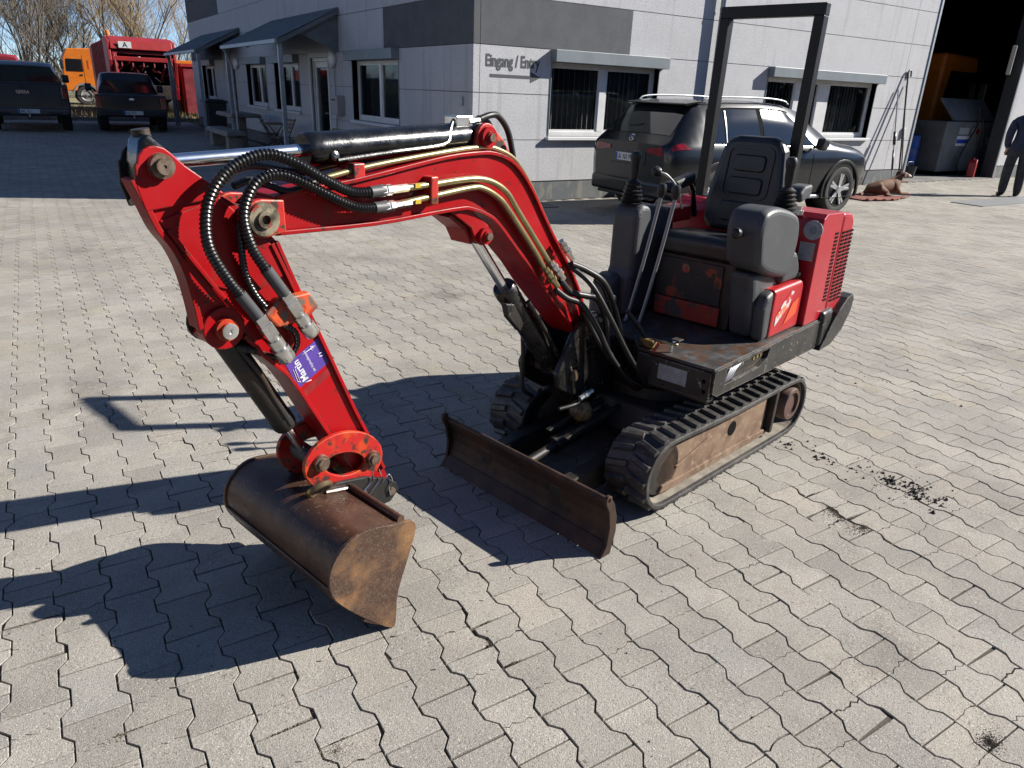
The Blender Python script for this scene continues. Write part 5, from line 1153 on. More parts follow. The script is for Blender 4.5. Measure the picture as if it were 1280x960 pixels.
MB().prism([(1.5, 3.05), (.9, 3.12), (.0, 2.97), (-.1, 2.62), (.0, 2.6), (1.5, 2.7)], -W2+.1, W2-.1).build('tailgate_top', m_rfr, rf_, .02)
MB().box(-.08, .02, -W2+.12, W2-.12, 2.18, 2.35).build('cross_bar', m_rfr, rf_, .02); MB().box(.0, .12, -W2+.12, W2-.12, 2.45, 2.56).build('cross_bar', m_rfd, rf_, .02)
MB().box(.5, 1.5, -W2+.1, W2-.1, .9, 2.6).build('hopper', m_dark, rf_)
MB().box(-.05, .5, -W2+.12, W2-.12, .75, 1.3).build('hopper_sill', m_blkrust, rf_, .03)
for k in range(14):
    yy = rnd.uniform(-1.0, 1.0); zz = rnd.uniform(1.35, 2.4); MB().tube([(.05+rnd.uniform(0, .3), yy, zz), (.0+rnd.uniform(0, .3), yy+rnd.uniform(-.35, .35), zz+rnd.uniform(-.5, .3))], rnd.uniform(.02, .05), 6).build('linkage', rnd.choice((m_rfd, m_blkrust, m_galv, m_rfr)), rf_)
MB().box(-.03, .03, .95, 1.12, 1.3, 2.5).build('upright', m_rfr, rf_, .02); MB().box(-.03, .03, -1.12, -.95, 1.3, 2.5).build('upright', m_rfr, rf_, .02)
for k in range(5): MB().tube([(.02, -.8+.4*k, 2.2), (-.08, -.78+.4*k, 2.0), (.1, -.7+.4*k, 1.85)], .03, 6).build('lift_hook', m_rfd, rf_)
pl_ = MB().box(-.125, -.105, .38, .85, 2.66, 2.9).build('letter_plate', m_plate, rf_)
text_mesh('plate_letter', 'A', .26, m_pblk, pl_, basis((-.127, .70, 2.69), (0, -1, 0), (0, 0, 1)), 1, .001, .004)
MB().lathe((.3, W2-.1, 3.1), (0, 0, 1), [(0, .07), (.04, .08), (.18, .07), (.2, .03)], 14).build('beacon', mat('beacon_orange', (.8, .22, .02), .2), rf_)
for xx in (1.9, 3.2, 7.4):
    for s in (-1, 1): wheel(rf_, xx, s*1.05, .5, .3, s, m_trim2, 0)
MB().box(.5, 8.3, -.45, .45, .6, .95).build('chassis', m_blkrust, rf_)
MB().box(8.35, 10.2, -1.2, 1.2, .8, 3.0).build('cab', m_rfr, rf_, .1)
# --- dark red van beyond the grey pickup, red container behind the canopy
vn = empty('van', (-.9, 34.5, 0), R(90), 'dark red van showing only its roof above the grey pickup', 'van')
vb = Loft([(0, .4, 1.2, 2.12, .95, .80), (.1, .35, 1.22, 2.2, .99, .84), (2, .35, 1.22, 2.22, 1.0, .85), (3.6, .35, 1.2, 2.2, 1.0, .84), (4.4, .35, 1.15, 1.3, .98, .8), (5.0, .45, .95, 1.05, .9, .7)]).body().build('body', mat('van_red', (.24, .02, .03), .35, coat=.4), vn)
for s in (-1, 1):
    for xx in (.9, 4.0): wheel(vn, xx, s*.88, .34, .22, s, m_rim, 5)
MB().add([(-.01, -.75, 1.35), (-.01, .75, 1.35), (-.01, .65, 2.0), (-.01, -.65, 2.0)], [(0, 1, 2, 3)]).build('rear_window', m_carglass, vn, solid=.01)
ct = empty('skip_container', (7.6, 40, 0), 0, 'red steel container half hidden behind the far canopy post', 'container')
MB().box(-1.6, 1.6, -3, 3, .15, 2.1).build('body', m_rfd, ct, .03)
for k in range(6): MB().box(-1.66, -1.6, -2.8+k*1.1, -2.7+k*1.1, .2, 2.05).build('rib', m_rfr, ct)
MB().box(-1.68, 1.68, -3.06, 3.06, 2.1, 2.22).build('top_rail', m_rfr, ct)
# ---------------------------------------------------------------- verge and trees
m_drygr = mat('dry_grass', (.30, .25, .13), .95, col2=(.20, .16, .08), scale=1.5, col3=(.12, .11, .05), scale3=6, thr3=.6)
tag(MB().box(-60, 60, 33.15, 120, -.05, .02).build('verge', m_drygr), kind='structure')
tag(MB().box(-30, 5.2, 33.0, 33.15, -.05, .12).build('kerb', m_conc), kind='structure')
V, Fc = [], []
for k in range(9000):
    x = rnd.uniform(-4, 8); y = 33.2+rnd.random()**1.6*14; h_ = rnd.uniform(.08, .32); a = rnd.uniform(0, 6.28); dx, dy = math.cos(a)*.012, math.sin(a)*.012; lx, ly = rnd.gauss(0, .08), rnd.gauss(0, .08); n = len(V)
    V += [(x-dx, y-dy, .02), (x+dx, y+dy, .02), (x+lx, y+ly, .02+h_)]; Fc.append((n, n+1, n+2))
me = bpy.data.meshes.new('grass'); me.from_pydata(V, [], Fc); me.materials.append(m_drygr)
go = bpy.data.objects.new('grass', me); COL.objects.link(go); tag(go, 'pale dry grass on the verge behind the parked pickups', 'grass', kind='stuff')
m_bark = mat('bark', (.115, .095, .075), .9, col2=(.16, .14, .115), scale=6, bump=.5, bscale=30)
m_twg = mat('twig_grey_brown', (.13, .105, .08), .9); m_twy = mat('twig_willow_yellow', (.33, .225, .10), .85, col2=(.22, .16, .085), scale=2)
def tree(name, label, loc, h_, stems, spread, twigs, m_tw, seed, droop=0., dens=1.0, rmin=.012):
    r_ = random.Random(seed); root = empty(name, loc, 0, label, 'tree', 'bare trees beyond the verge'); tb, cb_ = MB(), MB(); cv, cf = [], []
    def thin(P, r0, r1):
        n = len(P)
        for i, p in enumerate(P):
            rr = lerp(r0, r1, i/(n-1)); b = len(cv)
            cv.extend([(p.x+rr, p.y, p.z), (p.x-rr*.5, p.y+rr*.87, p.z), (p.x-rr*.5, p.y-rr*.87, p.z)])
            if i: 
                for j in range(3): cf.append((b-3+j, b-3+(j+1) % 3, b+(j+1) % 3, b+j))
    def grow(p, d, L_, rr, lev):
        n = 6 if lev < 2 else 4; P = [p.copy()]; dd = d.copy()
        for i in range(n):
            dd = (dd+Vector((r_.gauss(0, .13), r_.gauss(0, .13), r_.gauss(0, .08)+(.05 if lev < 3 else -droop)))).normalized(); P.append(P[-1]+dd*L_/n)
        if lev == 0: tb.tube(P, [lerp(rr, rr*.55, i/n) for i in range(n+1)], 8)
        elif lev == 1: tb.tube(P, [lerp(rr, rr*.4, i/n) for i in range(n+1)], 6)
        else: thin(P, rr, max(rmin*.5, rr*.4))
        if lev >= 4: return
        kids = {0: 11, 1: 8, 2: 7, 3: 5}[lev]; kids = int(kids*dens+r_.random())
        for k in range(kids):
            t = lerp(.22 if lev else .12, 1, (k+r_.random())/kids); i = min(int(t*n), n-1); q = P[i].lerp(P[i+1], t*n-i)
            a = r_.uniform(0, 6.28); side = Vector((math.cos(a), math.sin(a), r_.uniform(-.1, .5))); nd = (dd*.9+side*r_.uniform(.45, .95)*spread).normalized()
            grow(q, nd, L_*r_.uniform(.42, .68), max(rmin, rr*r_.uniform(.38, .5)), lev+1)
    for s in range(stems):
        a = r_.uniform(0, 6.28); d = Vector((math.cos(a)*.28*(stems > 1), math.sin(a)*.28*(stems > 1), 1)).normalized()
        grow(Vector((math.cos(a)*.4*(stems > 1), math.sin(a)*.4*(stems > 1), 0)), d, h_*r_.uniform(.5, .62), h_*.0105/(stems**.3), 0)
    tb.build('trunk', m_bark, root, fix=False)
    me_ = bpy.data.meshes.new('crown'); me_.from_pydata(cv, [], cf); me_.materials.append(m_tw); o_ = bpy.data.objects.new('crown', me_); COL.objects.link(o_); o_.parent = root
    return len(cf)
tree('willow_tree', 'yellow twigged bare willow rising behind the orange lorry and refuse truck', (6.0, 64, 0), 13, 5, .9, 1, m_twy, 3, .03, .66, .011)
tree('willow_tree', 'bare willow with many fine ochre twigs, just right of the tallest one', (9.3, 67, 0), 12, 5, .9, 1, m_twy, 11, .03, .66, .011)
tree('willow_tree', 'bare ochre willow leaning over the orange lorry cab', (3.9, 70, 0), 13, 4, .9, 1, m_twy, 5, .03, .62, .011)
tree('bare_tree', 'multi stemmed grey bare tree at the far left edge', (-2.4, 60, 0), 13, 7, .6, 1, m_twg, 21, -.02, .65, .010)
tree('bare_tree', 'grey brown bare tree with upright stems above the grey pickup roof', (.2, 63, 0), 13, 7, .55, 1, m_twg, 8, -.02, .65, .010)
tree('bare_tree', 'dark bare shrubby tree between grey stems and orange lorry', (1.8, 74, 0), 10, 7, .8, 1, m_twg, 14, 0, .7, .011)
tree('bare_tree', 'small thin bare tree against the sky beside the building edge', (13.2, 72, 0), 7, 4, .8, 1, m_twg, 31, 0, .7, .010)
V, Fc = [], []
for k in range(6000):
    x = rnd.uniform(-25, 45); y = rnd.uniform(78, 86); h_ = rnd.uniform(1.2, 3.2); lx, ly = rnd.gauss(0, .5), rnd.gauss(0, .4); n = len(V); z0 = rnd.uniform(0, 1.6)
    V += [(x-.03, y, z0), (x+.03, y, z0), (x+lx, y+ly, z0+h_)]; Fc.append((n, n+1, n+2))
me = bpy.data.meshes.new('far_thicket'); me.from_pydata(V, [], Fc); me.materials.append(m_twg)
go = bpy.data.objects.new('far_thicket', me); COL.objects.link(go); tag(go, 'dense grey brown thicket far behind the trees', 'bushes', kind='stuff')

# ---------------------------------------------------------------- unseen surroundings, added to block the low sky and show in reflections
m_shed = mat('shed_cladding', (.50, .50, .49), .7, col2=(.44, .44, .43), scale=.3); m_roofd = mat('shed_roof', (.06, .06, .065), .8)
def shed(name, label, x0, x1, y0, y1, h_, doors, face):
    b = empty(name, ((x0+x1)/2, (y0+y1)/2, 0), 0, label, 'building'); a, c = (x1-x0)/2, (y1-y0)/2
    MB().box(-a, a, -c, c, 0, h_).build('wall', m_shed, b)
    MB().box(-a-.3, a+.3, -c-.3, c+.3, h_, h_+.35).build('roof', m_roofd, b)
    for d in doors:
        if face == 'N': MB().box(d-2, d+2, c, c+.06, 0, 4.2).build('gate', m_roofd, b)
        else: MB().box(a, a+.06, d-2, d+2, 0, 4.2).build('gate', m_roofd, b)
shed('added_warehouse', 'unseen long pale building with dark gates, added for reflections and to block low sky', -22, 44, -42, -28, 8.5, (-26, -16, -6, 4, 14, 24), 'N')  # added behind the camera: cuts low sky light, gives the windows a reflection
shed('added_hall', 'unseen pale hall left of the yard, added for window reflections and to block low sky', -42, -26, -20, 46, 7.5, (-24, -8, 12, 22), 'E')  # added out of view on the left, for reflections and less sky fill
m_hedge = mat('hedge_green', (.028, .035, .02), .9)
V, Fc = [], []
for k in range(7000):
    x = rnd.uniform(46, 52); y = rnd.uniform(-40, 20); z = rnd.uniform(0, 6); n = len(V); s_ = rnd.uniform(.2, .6)
    V += [(x+rnd.gauss(0, s_), y+rnd.gauss(0, s_), z+rnd.gauss(0, s_)) for q in range(3)]; Fc.append((n, n+1, n+2))
me = bpy.data.meshes.new('added_hedge'); me.from_pydata(V, [], Fc); me.materials.append(m_hedge); go = bpy.data.objects.new('added_hedge', me); COL.objects.link(go); tag(go, 'unseen dark greenery right of the yard, added to block low sky', 'added_hedge', kind='stuff')  # leafy screen added out of view to hold back low sky light
# ---------------------------------------------------------------- terrace things
m_stone = mat('bench_stone', (.30, .28, .25), .9, col2=(.22, .205, .185), scale=5, bump=.5, bscale=40)
m_bin = mat('bin_plastic', (.020, .021, .023), .55); m_wood = mat('slat_wood', (.19, .115, .06), .6, col2=(.13, .075, .04), scale=8, stretch=(1, 8, 1))
bn = empty('waste_bin', (4.85, 25.0, 0), 0, 'black wheeled waste bin with lid under the far canopy', 'bin')
MB().add([(-.24, -.28, .06), (.24, -.28, .06), (.24, .28, .06), (-.24, .28, .06), (-.30, -.35, .95), (.30, -.35, .95), (.30, .35, .95), (-.30, .35, .95)], ((0, 1, 2, 3), (4, 5, 6, 7), (0, 1, 5, 4), (1, 2, 6, 5), (2, 3, 7, 6), (3, 0, 4, 7))).build('body', m_bin, bn, .03)
MB().prism([(-.33, .95), (.33, .95), (.34, 1.0), (.2, 1.05), (-.2, 1.05), (-.34, 1.0)], -.37, .37).build('lid', m_bin, bn, .02)
for s in (-1, 1): MB().lathe((.25, s*.3-.02, .1), (0, 1, 0), [(0, .1), (.04, .1)], 16).build('wheel', m_tyre, bn)
tb = empty('stone_table', (4.55, 20.6, 0), 0, 'rough stone slab table on a single block under the near canopy', 'table')
MB().prism([(-.38, .74), (-.36, .84), (.36, .84), (.38, .75)], -.9, .9).build('slab', m_stone, tb, .04, 3); MB().box(-.15, .15, -.2, .2, 0, .74).build('block', m_stone, tb, .03)
bh = empty('stone_bench', (4.1, 20.2, 0), 0, 'low stone slab bench in front of the stone table', 'bench')
MB().prism([(-.25, .34), (-.22, .46), (.22, .47), (.25, .36)], -1.3, 1.2).build('slab', m_stone, bh, .04, 3)
for yy in (-1.0, .9): MB().box(-.18, .18, yy-.15, yy+.15, 0, .34).build('block', m_stone, bh, .03)
def chair(x, y, rz, label):
    c = empty('folding_chair', (x, y, 0), rz, label, 'chair', 'folding chairs under the near canopy')
    for s in (-1, 1):
        MB().tube([(-.22, s*.2, 0), (.0, s*.2, .42), (.22, s*.2, .86)], .011, 6).build('leg', m_trim, c); MB().tube([(.22, s*.19, 0), (-.2, s*.19, .45)], .011, 6).build('leg', m_trim, c)
    for k in range(6): MB().box(-.2+k*.065, -.15+k*.065, -.21, .21, .445, .46).build('seat_slat', m_wood, c)
    for k in range(4):
        t = .55+.08*k; xx = .0+.5*(t-.42); MB().box(xx-.008, xx+.008, -.21, .21, t, t+.055).build('back_slat', m_wood, c)
    return c
chair(4.75, 17.2, R(10), 'folding slatted chair nearest the glazed door'); chair(4.8, 18.6, R(160), 'folding slatted chair between two canopy windows, by the stone table')
ft = empty('folding_table', (4.8, 17.95, 0), 0, 'small slatted folding table between the two folding chairs', 'table')
for k in range(8): MB().box(-.3+k*.076, -.24+k*.076, -.35, .35, .70, .72).build('slat', m_wood, ft)
for s in (-1, 1): MB().tube([(-.25, s*.3, 0), (.25, s*.3, .70)], .011, 6).build('leg', m_trim, ft); MB().tube([(.25, s*.28, 0), (-.25, s*.28, .70)], .011, 6).build('leg', m_trim, ft)
gb = empty('grit_bin', (4.95, 13.0, 0), 0, 'grit bin with dull yellow green lid below the nearest shaded window', 'bin')
MB().box(-.3, .3, -.55, .55, 0, .72).build('body', m_bin, gb, .03); MB().prism([(-.34, .72), (.34, .72), (.34, .78), (-.30, .86), (-.34, .82)], -.6, .6).build('lid', mat('lid_green', (.20, .22, .05), .6), gb, .02)
# ---------------------------------------------------------------- by the workshop gate
def pole(name, label, cat, p0, p1, r_, m, head=None):
    o = empty(name, p0, 0, label, cat, 'long tools leaning on the wall by the gate'); q = Vector(p1)-Vector(p0)
    MB().tube([(0, 0, 0), q*.5, q], r_, 8).build('handle', m, o)
    if head == 'brush': MB().box(-.2, .2, -.05, .05, -.0, .05).build('brush_head', m_wood, o, .01); MB().box(-.19, .19, -.045, .045, -.06+.06, .0+.001).build('bristles', m_trim, o)
    if head == 'hook': MB().tube(smooth_path([q, q+Vector((.04, 0, .04)), q+Vector((.10, .0, .03)), q+Vector((.13, 0, -.08))], 4), r_*.9, 8).build('hook', m, o)
    if head == 'grip': MB().tube([q*.42, q*.56], r_*2.2, 8).build('grip', m_trim, o); MB().tube([q*.15, q*.36], r_*1.5, 8).build('sleeve', m_trim, o)
    return o
pole('boat_hook', 'tallest dark pole with hooked top leaning on the wall by the gate', 'pole', (15.92, 9.28, .02), (16.02, 9.68, 2.30), .018, m_trim, 'hook')
pole('broom', 'broom with dark grip leaning between the hooked pole and the window', 'broom', (15.68, 9.30, .05), (15.80, 9.68, 1.95), .014, m_galv, 'grip')
pole('long_brush', 'thin brown handled brush standing right of the other leaning tools', 'brush', (16.10, 9.33, .06), (16.08, 9.69, 2.05), .013, m_wood, 'brush')
tk = empty('fuel_tank', (20.65, 11.0, 0), R(-2), 'grey steel fuel tank with raised lid and black hose inside the gate', 'tank')
m_tank = mat('tank_grey', (.20, .205, .205), .6, .2, col2=(.14, .145, .145), scale=3, thr=.5, soft=.2, col3=(.08, .07, .06), scale3=14, thr3=.68)
MB().box(-1.15, 1.15, -.6, .6, .10, 1.33).build('shell', m_tank, tk, .03, 3); MB().box(-1.1, 1.1, -.55, .55, 0, .1).build('skid', m_dark, tk)
MB().add([(-.85, -.55, 1.36), (1.1, -.55, 1.36), (1.0, -.15, 1.86), (-.95, -.15, 1.86)], [(0, 1, 2, 3)]).build('lid', m_tank, tk, solid=.04)
for (x0, x1, z0, z1, mm) in ((-.55, -.1, 1.02, 1.18, m_paper), (-.58, -.05, .74, .98, m_plate), (-.57, -.06, .80, .90, m_pblue), (.80, 1.05, .74, .95, m_paper), (-.82, -.62, 1.05, 1.2, m_tank)): MB().box(x0, x1, -.606 if mm != m_pblue else -.609, -.601 if mm != m_pblue else -.607, z0, z1).build('label', mm, tk)
for k, cc in enumerate((m_paper, m_taill)): 
    cx = .08+.22*k; MB().prism([(cx-.09, 1.1), (cx, 1.01), (cx+.09, 1.1), (cx, 1.19)], -.607, -.601).build('hazard_diamond', cc, tk)
MB().tube(smooth_path([(.15, -.58, 1.7), (.12, -.66, 1.3), (-.25, -.68, .75), (-.45, -.7, .3), (-.3, -.72, .05), (.0, -.72, .06), (.3, -.7, .3), (.5, -.66, .8), (.45, -.62, 1.3), (.3, -.45, 1.6)], 6), .022, 8).build('hose', m_rubb, tk)
br = empty('barrel', (18.95, 11.05, 0), 0, 'blue plastic barrel with pump on top, left of the fuel tank', 'barrel')
MB().lathe((0, 0, .05), (0, 0, 1), [(0, .27), (.02, .29), (.28, .29), (.30, .305), (.33, .29), (.6, .29), (.62, .305), (.65, .29), (.9, .28), (.92, .26)], 24).build('drum', mat('barrel_blue', (.012, .06, .30), .4), br)
MB().lathe((.05, 0, .97), (0, 0, 1), [(0, .05), (.1, .05), (.1, .09), (.2, .09), (.2, .03), (.28, .03)], 12).build('pump', m_zsteel, br); MB().tube(smooth_path([(.05, 0, 1.2), (.2, -.1, 1.25), (.3, -.2, .95), (.28, -.25, .6)], 5), .018, 8).build('pump_hose', m_rubb, br)
pt_ = empty('bucket_pail', (18.1, 10.35, 0), 0, 'small grey pail standing before the blue barrel', 'pail'); MB().lathe((0, 0, .0), (0, 0, 1), [(0, .12), (.28, .16), (.29, .17), (.27, .15)], 18).build('pail', m_gplast, pt_); MB().tube([(-.15, 0, .27), (-.1, 0, .38), (.1, 0, .38), (.15, 0, .27)], .005, 6).build('bail', m_zsteel, pt_)
jc = empty('jerrycan', (20.35, 10.0, 0), R(20), 'red jerrycan on the floor beside the gate jamb', 'canister')
MB().prism([(-.16, 0), (-.16, .36), (-.10, .44), (.06, .44), (.16, .36), (.16, 0)], -.09, .09).build('body', mat('jerry_red', (.38, .012, .014), .45), jc, .02, 3); MB().tube([(-.12, 0, .43), (-.08, 0, .49), (.08, 0, .49), (.12, 0, .43)], .013, 8).build('handle', MATS['jerry_red'], jc); MB().cyl((.12, 0, .40), (.17, 0, .46), .025, 10).build('spout_cap', m_trim, jc)
hl = empty('lorry', (22.3, 13.2, -.15), R(0), 'orange lorry cab standing inside the dark workshop', 'truck')
MB().prism([(1.2, .9), (1.25, 1.7), (1.05, 2.5), (.8, 3.15), (-.9, 3.2), (-.95, .9)], -1.25, 1.25).build('cab', m_orl, hl, .09, 3)
MB().add([(1.262, -1.05, 1.75), (1.262, 1.05, 1.75), (1.10, .98, 2.5), (1.10, -.98, 2.5)], [(0, 1, 2, 3)]).build('windscreen', m_carglass, hl, solid=.02)
MB().prism([(1.0, 2.0), (.85, 2.75), (-.5, 2.75), (-.6, 2.05)], -1.275, -1.245).build('door_window', m_carglass, hl, .02)
MB().box(1.2, 1.32, -1.2, 1.2, .95, 1.35).build('grille', m_trim, hl, .03); MB().box(1.15, 1.4, -1.25, 1.25, .45, .9).build('front_bumper', m_orl, hl, .06)
for s in (-1, 1): wheel(hl, .2, s*1.05, .51, .3, s, m_trim2, 0); MB().box(1.26, 1.34, s*.95-.16, s*.95+.16, 1.0, 1.25).build('headlight', m_plate, hl, .03); MB().box(1.1, 1.25, s*1.4-.12, s*1.4+.12, 1.9, 2.5).build('mirror', m_trim, hl, .04)
lm = empty('flood_lamp', (20.75, 9.95, 3.0), R(25), 'white framed floodlight panel fixed inside the gate jamb', 'lamp'); MB().box(-.3, .1, -.05, .05, -.55, .1).build('housing', mat('flood_cream', (.55, .50, .42), .5), lm, .02); MB().tube([(.1, 0, -.2), (.13, .0, -.2)], .02, 6).build('bracket', m_trim, lm)
# metal strip set in the paving by the person
tag(MB().box(14.2, 17.6, 6.62, 7.2, -.02, .014).build('steel_cover', mat('cover_steel', (.26, .265, .27), .6, .2)), kind='structure')
# ---------------------------------------------------------------- people and animals
def skin(name, verts, edges, mats, assign, loc, rz, parent=None, sub=2, root=0):
    me = bpy.data.meshes.new(name); me.from_pydata([v[:3] for v in verts], edges, []); o = bpy.data.objects.new(name, me); COL.objects.link(o)
    o.modifiers.new('skin', 'SKIN'); sv = me.skin_vertices[0].data
    for i, v in enumerate(verts):
        r_ = v[3]; sv[i].radius = r_ if isinstance(r_, tuple) else (r_, r_); sv[i].use_root = (i == root)
    x = o.modifiers.new('s', 'SUBSURF'); x.levels = sub; x.render_levels = sub
    dg = bpy.context.evaluated_depsgraph_get(); dg.update(); m2 = bpy.data.meshes.new_from_object(o.evaluated_get(dg)); o.modifiers.clear(); o.data = m2
    m2.materials.clear()
    for m in mats: m2.materials.append(m)
    for p in m2.polygons: p.use_smooth = True; p.material_index = assign(p.center)
    o.location = loc; o.rotation_euler = (0, 0, rz)
    if parent: o.parent = parent
    return o
m_jack = mat('jacket_navy', (.018, .026, .060), .85, col2=(.026, .036, .08), scale=14, bump=.5, bscale=25); m_jean = mat('jeans_black', (.028, .029, .034), .85, col2=(.05, .052, .058), scale=10, bump=.4, bscale=30)
m_skin = mat('skin_tone', (.48, .27, .18), .55); m_shoe = mat('shoe_black', (.012, .012, .012), .5); m_hair = mat('hair_dark', (.04, .028, .02), .6)
PV = [(0, 0, .94, (.19, .15)), (0, 0, 1.12, (.19, .145)), (0, 0, 1.30, (.20, .145)), (.01, 0, 1.46, (.15, .11)), (.02, 0, 1.54, (.062, .062)), (.04, 0, 1.62, (.078, .085)), (.04, 0, 1.74, (.082, .10)), (.035, 0, 1.82, (.055, .07)),
      (0, .20, 1.42, .085), (-.02, .25, 1.18, .075), (.08, .22, .99, .062), (.15, .18, .92, .038), (.19, .16, .86, (.02, .038)),
      (0, -.20, 1.42, .085), (-.03, -.25, 1.17, .075), (.07, -.23, .98, .062), (.14, -.19, .91, .038), (.18, -.17, .85, (.02, .038)),
      (.0, .10, .86, .105), (.01, .12, .52, .092), (-.02, .13, .14, .078), (-.02, .13, .06, .055), (.14, .15, .04, .042),
      (.0, -.10, .86, .105), (.03, -.12, .52, .092), (.03, -.14, .14, .078), (.03, -.14, .06, .055), (.19, -.16, .04, .042)]
fing = []
for base, s in ((12, 1), (17, -1)):
    bx_, by_, bz_ = PV[base][:3]
    for k in range(4):
        i = len(PV); PV.append((bx_+.01+.004*k, by_-s*.0+(.028-.019*k)*1.0, bz_-.045, .0105)); PV.append((bx_+.012, by_+(.026-.018*k), bz_-.085, .009)); fing += [(base, i), (i, i+1)]
    i = len(PV); PV.append((bx_+.035, by_+s*.0+.03, bz_-.02, .011)); PV.append((bx_+.05, by_+.03, bz_-.055, .009)); fing += [(base, i), (i, i+1)]
PE = [(0, 1), (1, 2), (2, 3), (3, 4), (4, 5), (5, 6), (6, 7), (3, 8), (8, 9), (9, 10), (10, 11), (11, 12), (3, 13), (13, 14), (14, 15), (15, 16), (16, 17), (0, 18), (18, 19), (19, 20), (20, 21), (21, 22), (0, 23), (23, 24), (24, 25), (25, 26), (26, 27)]+fing
def passign(c):
    if c.z > 1.53: return 2
    if abs(c.y) > .17 and c.x > .06 and c.z < .915: return 2
    if c.z < .085: return 3
    if c.z < .88 and abs(c.y) < .24: return 1
    return 0
pr_ = skin('person', PV, PE, [m_jack, m_jean, m_skin, m_shoe], passign, (16.60, 7.33, -.01), R(40))
pr_.scale = (1.04, 1.06, 1.02)
tag(pr_, 'person in dark navy jacket and black trousers standing at the right edge', 'person')
hr = MB(); hr.lathe((.025, 0, 1.70), (-.15, 0, 1), [(-.06, .085), (0, .098), (.06, .1), (.11, .085), (.145, .05), (.155, .01)], 16).build('hair', m_hair, pr_)
for s in (-1, 1): MB().lathe((.118, s*.033, 1.735), (1, 0, 0), [(0, .012), (.006, .008), (.008, .002)], 8).build('eye', m_dark, pr_); MB().lathe((.04, s*.086, 1.715), (0, s, 0), [(0, .025), (.012, .03), (.018, .012)], 10).build('ear', m_skin, pr_)
MB().lathe((.12, 0, 1.69), (1, 0, -.3), [(-.02, .02), (.015, .016), (.025, .006)], 8).build('nose', m_skin, pr_); MB().box(.118, .126, -.025, .025, 1.645, 1.655).build('mouth', mat('lip', (.32, .12, .1), .5), pr_, .003)
# dog lying on a blanket
m_fur = mat('dog_fur_chestnut', (.12, .045, .018), .8, col2=(.18, .075, .03), scale=7, thr=.5, soft=.25, bump=.6, bscale=130); m_furl = mat('dog_fur_pale', (.55, .44, .36), .8); m_furd = mat('dog_fur_dark', (.06, .022, .012), .8)
DV = [(0, 0, .17, (.13, .15)), (-.18, 0, .165, (.125, .14)), (-.34, .02, .15, (.12, .13)), (-.44, .02, .12, .07), (.16, 0, .19, (.12, .155)), (.28, 0, .24, (.10, .12)), (.36, -.01, .33, .075), (.43, -.02, .41, (.078, .075)), (.52, -.04, .40, (.062, .055)), (.60, -.06, .375, (.042, .036)), (.65, -.07, .365, (.032, .026)),
      (.26, -.10, .12, .06), (.36, -.11, .045, .04), (.55, -.12, .035, .03), (.62, -.12, .03, .034), (.26, .10, .12, .06), (.38, .12, .045, .04), (.58, .13, .035, .03), (.66, .13, .03, .034),
      (-.30, -.14, .13, .09), (-.12, -.19, .07, .055), (-.22, -.22, .035, .035), (-.05, -.23, .03, .032), (-.30, .15, .12, .08), (-.52, .04, .06, .03), (-.66, -.02, .035, .022), (-.76, -.10, .03, .012)]
DE = [(0, 1), (1, 2), (2, 3), (0, 4), (4, 5), (5, 6), (6, 7), (7, 8), (8, 9), (9, 10), (5, 11), (11, 12), (12, 13), (13, 14), (5, 15), (15, 16), (16, 17), (17, 18), (2, 19), (19, 20), (20, 21), (21, 22), (2, 23), (3, 24), (24, 25), (25, 26)]
dg_ = skin('dog', DV, DE, [m_fur, m_furl, m_furd], lambda c: 1 if (c.x > .535 and c.z > .33) or (c.x > .60 and c.z < .06) else 0, (13.72, 8.25, .012), R(-6))
dg_.scale = (.95, .95, .95)
tag(dg_, 'brown short haired dog lying on a blanket with head raised towards the gate', 'dog')
for s in (-1, 1):
    MB().add([(.42, -.02+s*.06, .465), (.37, -.02+s*.085, .45), (.37, -.02+s*.10, .37), (.42, -.02+s*.098, .355), (.455, -.02+s*.085, .41)], [(0, 1, 2, 3, 4)]).build('ear', m_furd, dg_, solid=.014)
    MB().lathe((.53, -.045+s*.048, .425), (.4, s, .3), [(0, .012), (.006, .008), (.008, .001)], 8).build('eye', m_dark, dg_)
MB().lathe((.668, -.073, .372), (1, -.1, 0), [(0, .02), (.012, .017), (.016, .005)], 10).build('nose', m_dark, dg_)
MB().lathe((.335, -.008, .295), (.55, 0, .83), [(0, .092), (.03, .086)], 20).build('collar', m_trim, dg_)
bkx = []
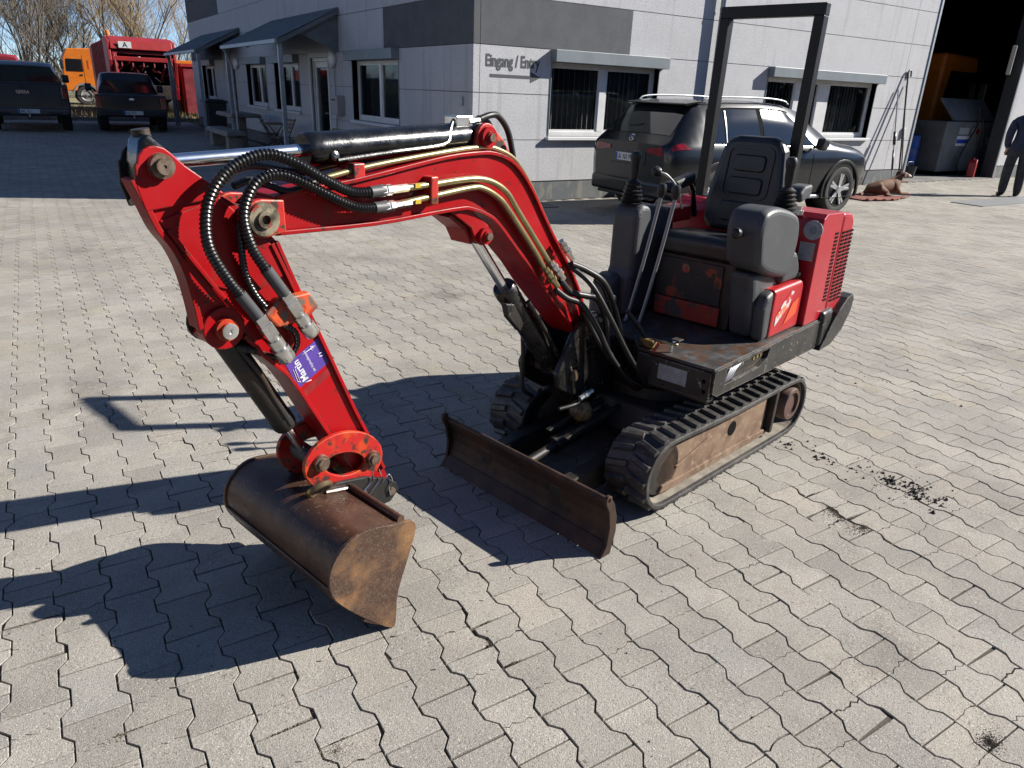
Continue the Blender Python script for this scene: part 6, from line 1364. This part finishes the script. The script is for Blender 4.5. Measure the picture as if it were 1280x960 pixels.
for i in range(22):
    row = []
    for j in range(16):
        x = -.95+1.35*i/21; yy = -.45+.8*j/15; z = .012+.018*abs(math.sin(x*9+yy*4))*(.4+.6*math.sin(yy*5+x*2)**2)+(.03 if j in (0, 15) and i % 3 == 0 else 0)
        row.append((x+.05*math.sin(yy*7), yy+.06*math.sin(x*5), z))
    bkx.append(row)
bo = MB().grid(bkx).build('blanket', mat('blanket_rust', (.26, .085, .055), .95, col2=(.14, .03, .025), scale=3, thr=.52, soft=.1, bump=.4, bscale=90), None, solid=.008, fix=False); bo.location = (13.5, 8.2, .002); tag(bo, 'crumpled rust red blanket under the dog', 'blanket')
bw = MB().lathe((0, 0, 0), (0, 0, 1), [(0, .11), (.09, .14), (.1, .15), (.085, .13), (.02, .1)], 18).build('water_bowl', m_frame, None); bw.location = (14.62, 8.75, .004); bw.scale = (1, 1, 1.6); tag(bw, 'white bowl on the ground just behind the dog', 'bowl')
# ---------------------------------------------------------------- crumbs and dirt on the paving
crumbs('asphalt_crumbs', [(3.06, 1.50, .10, .10, 90, 1.), (3.06, 1.38, .13, .10, 220, 1.), (3.07, 1.29, .09, .06, 70, 1.), (2.93, 1.97, .07, .05, 60, .8), (2.97, 1.78, .10, .12, 60, .9), (3.0, 1.65, .16, .12, 40, .8), (3.1, 1.45, .5, .5, 90, .6), (1.2, 1.2, 1.3, 1.2, 90, .25), (4.2, 2.4, .8, .8, 30, .9)], m_crumb, 'black asphalt crumbs scattered on the paving right of the near track', 'crumbs', .002, .016, 0., .75)
crumbs('soil_crumbs', [(.953, 1.52, .035, .09, 1500, .5), (.95, 1.40, .03, .05, 600, .5), (2.6, 1.47, .06, .13, 2200, .5), (2.59, 1.32, .09, .06, 900, .5), (1.92, .50, .055, .04, 1300, .5), (2.62, 1.6, .08, .07, 200, .6), (-.08, 1.69, .10, .03, 500, .5), (.386, 1.36, .05, .05, 600, .5), (.30, 1.48, .06, .03, 300, .5), (-.26, 2.28, .12, .02, 500, .5), (2.75, 4.18, .3, .12, 700, .8), (2.33, 5.28, .4, .12, 500, .9), (2.1, .95, .5, .4, 150, .4), (3.6, 2.2, .9, .8, 250, .5), (1.6, 1.0, 1.0, .8, 300, .3)], m_dirt, 'brown soil crumbs in the broken joints of the paving', 'soil', .0012, .008)
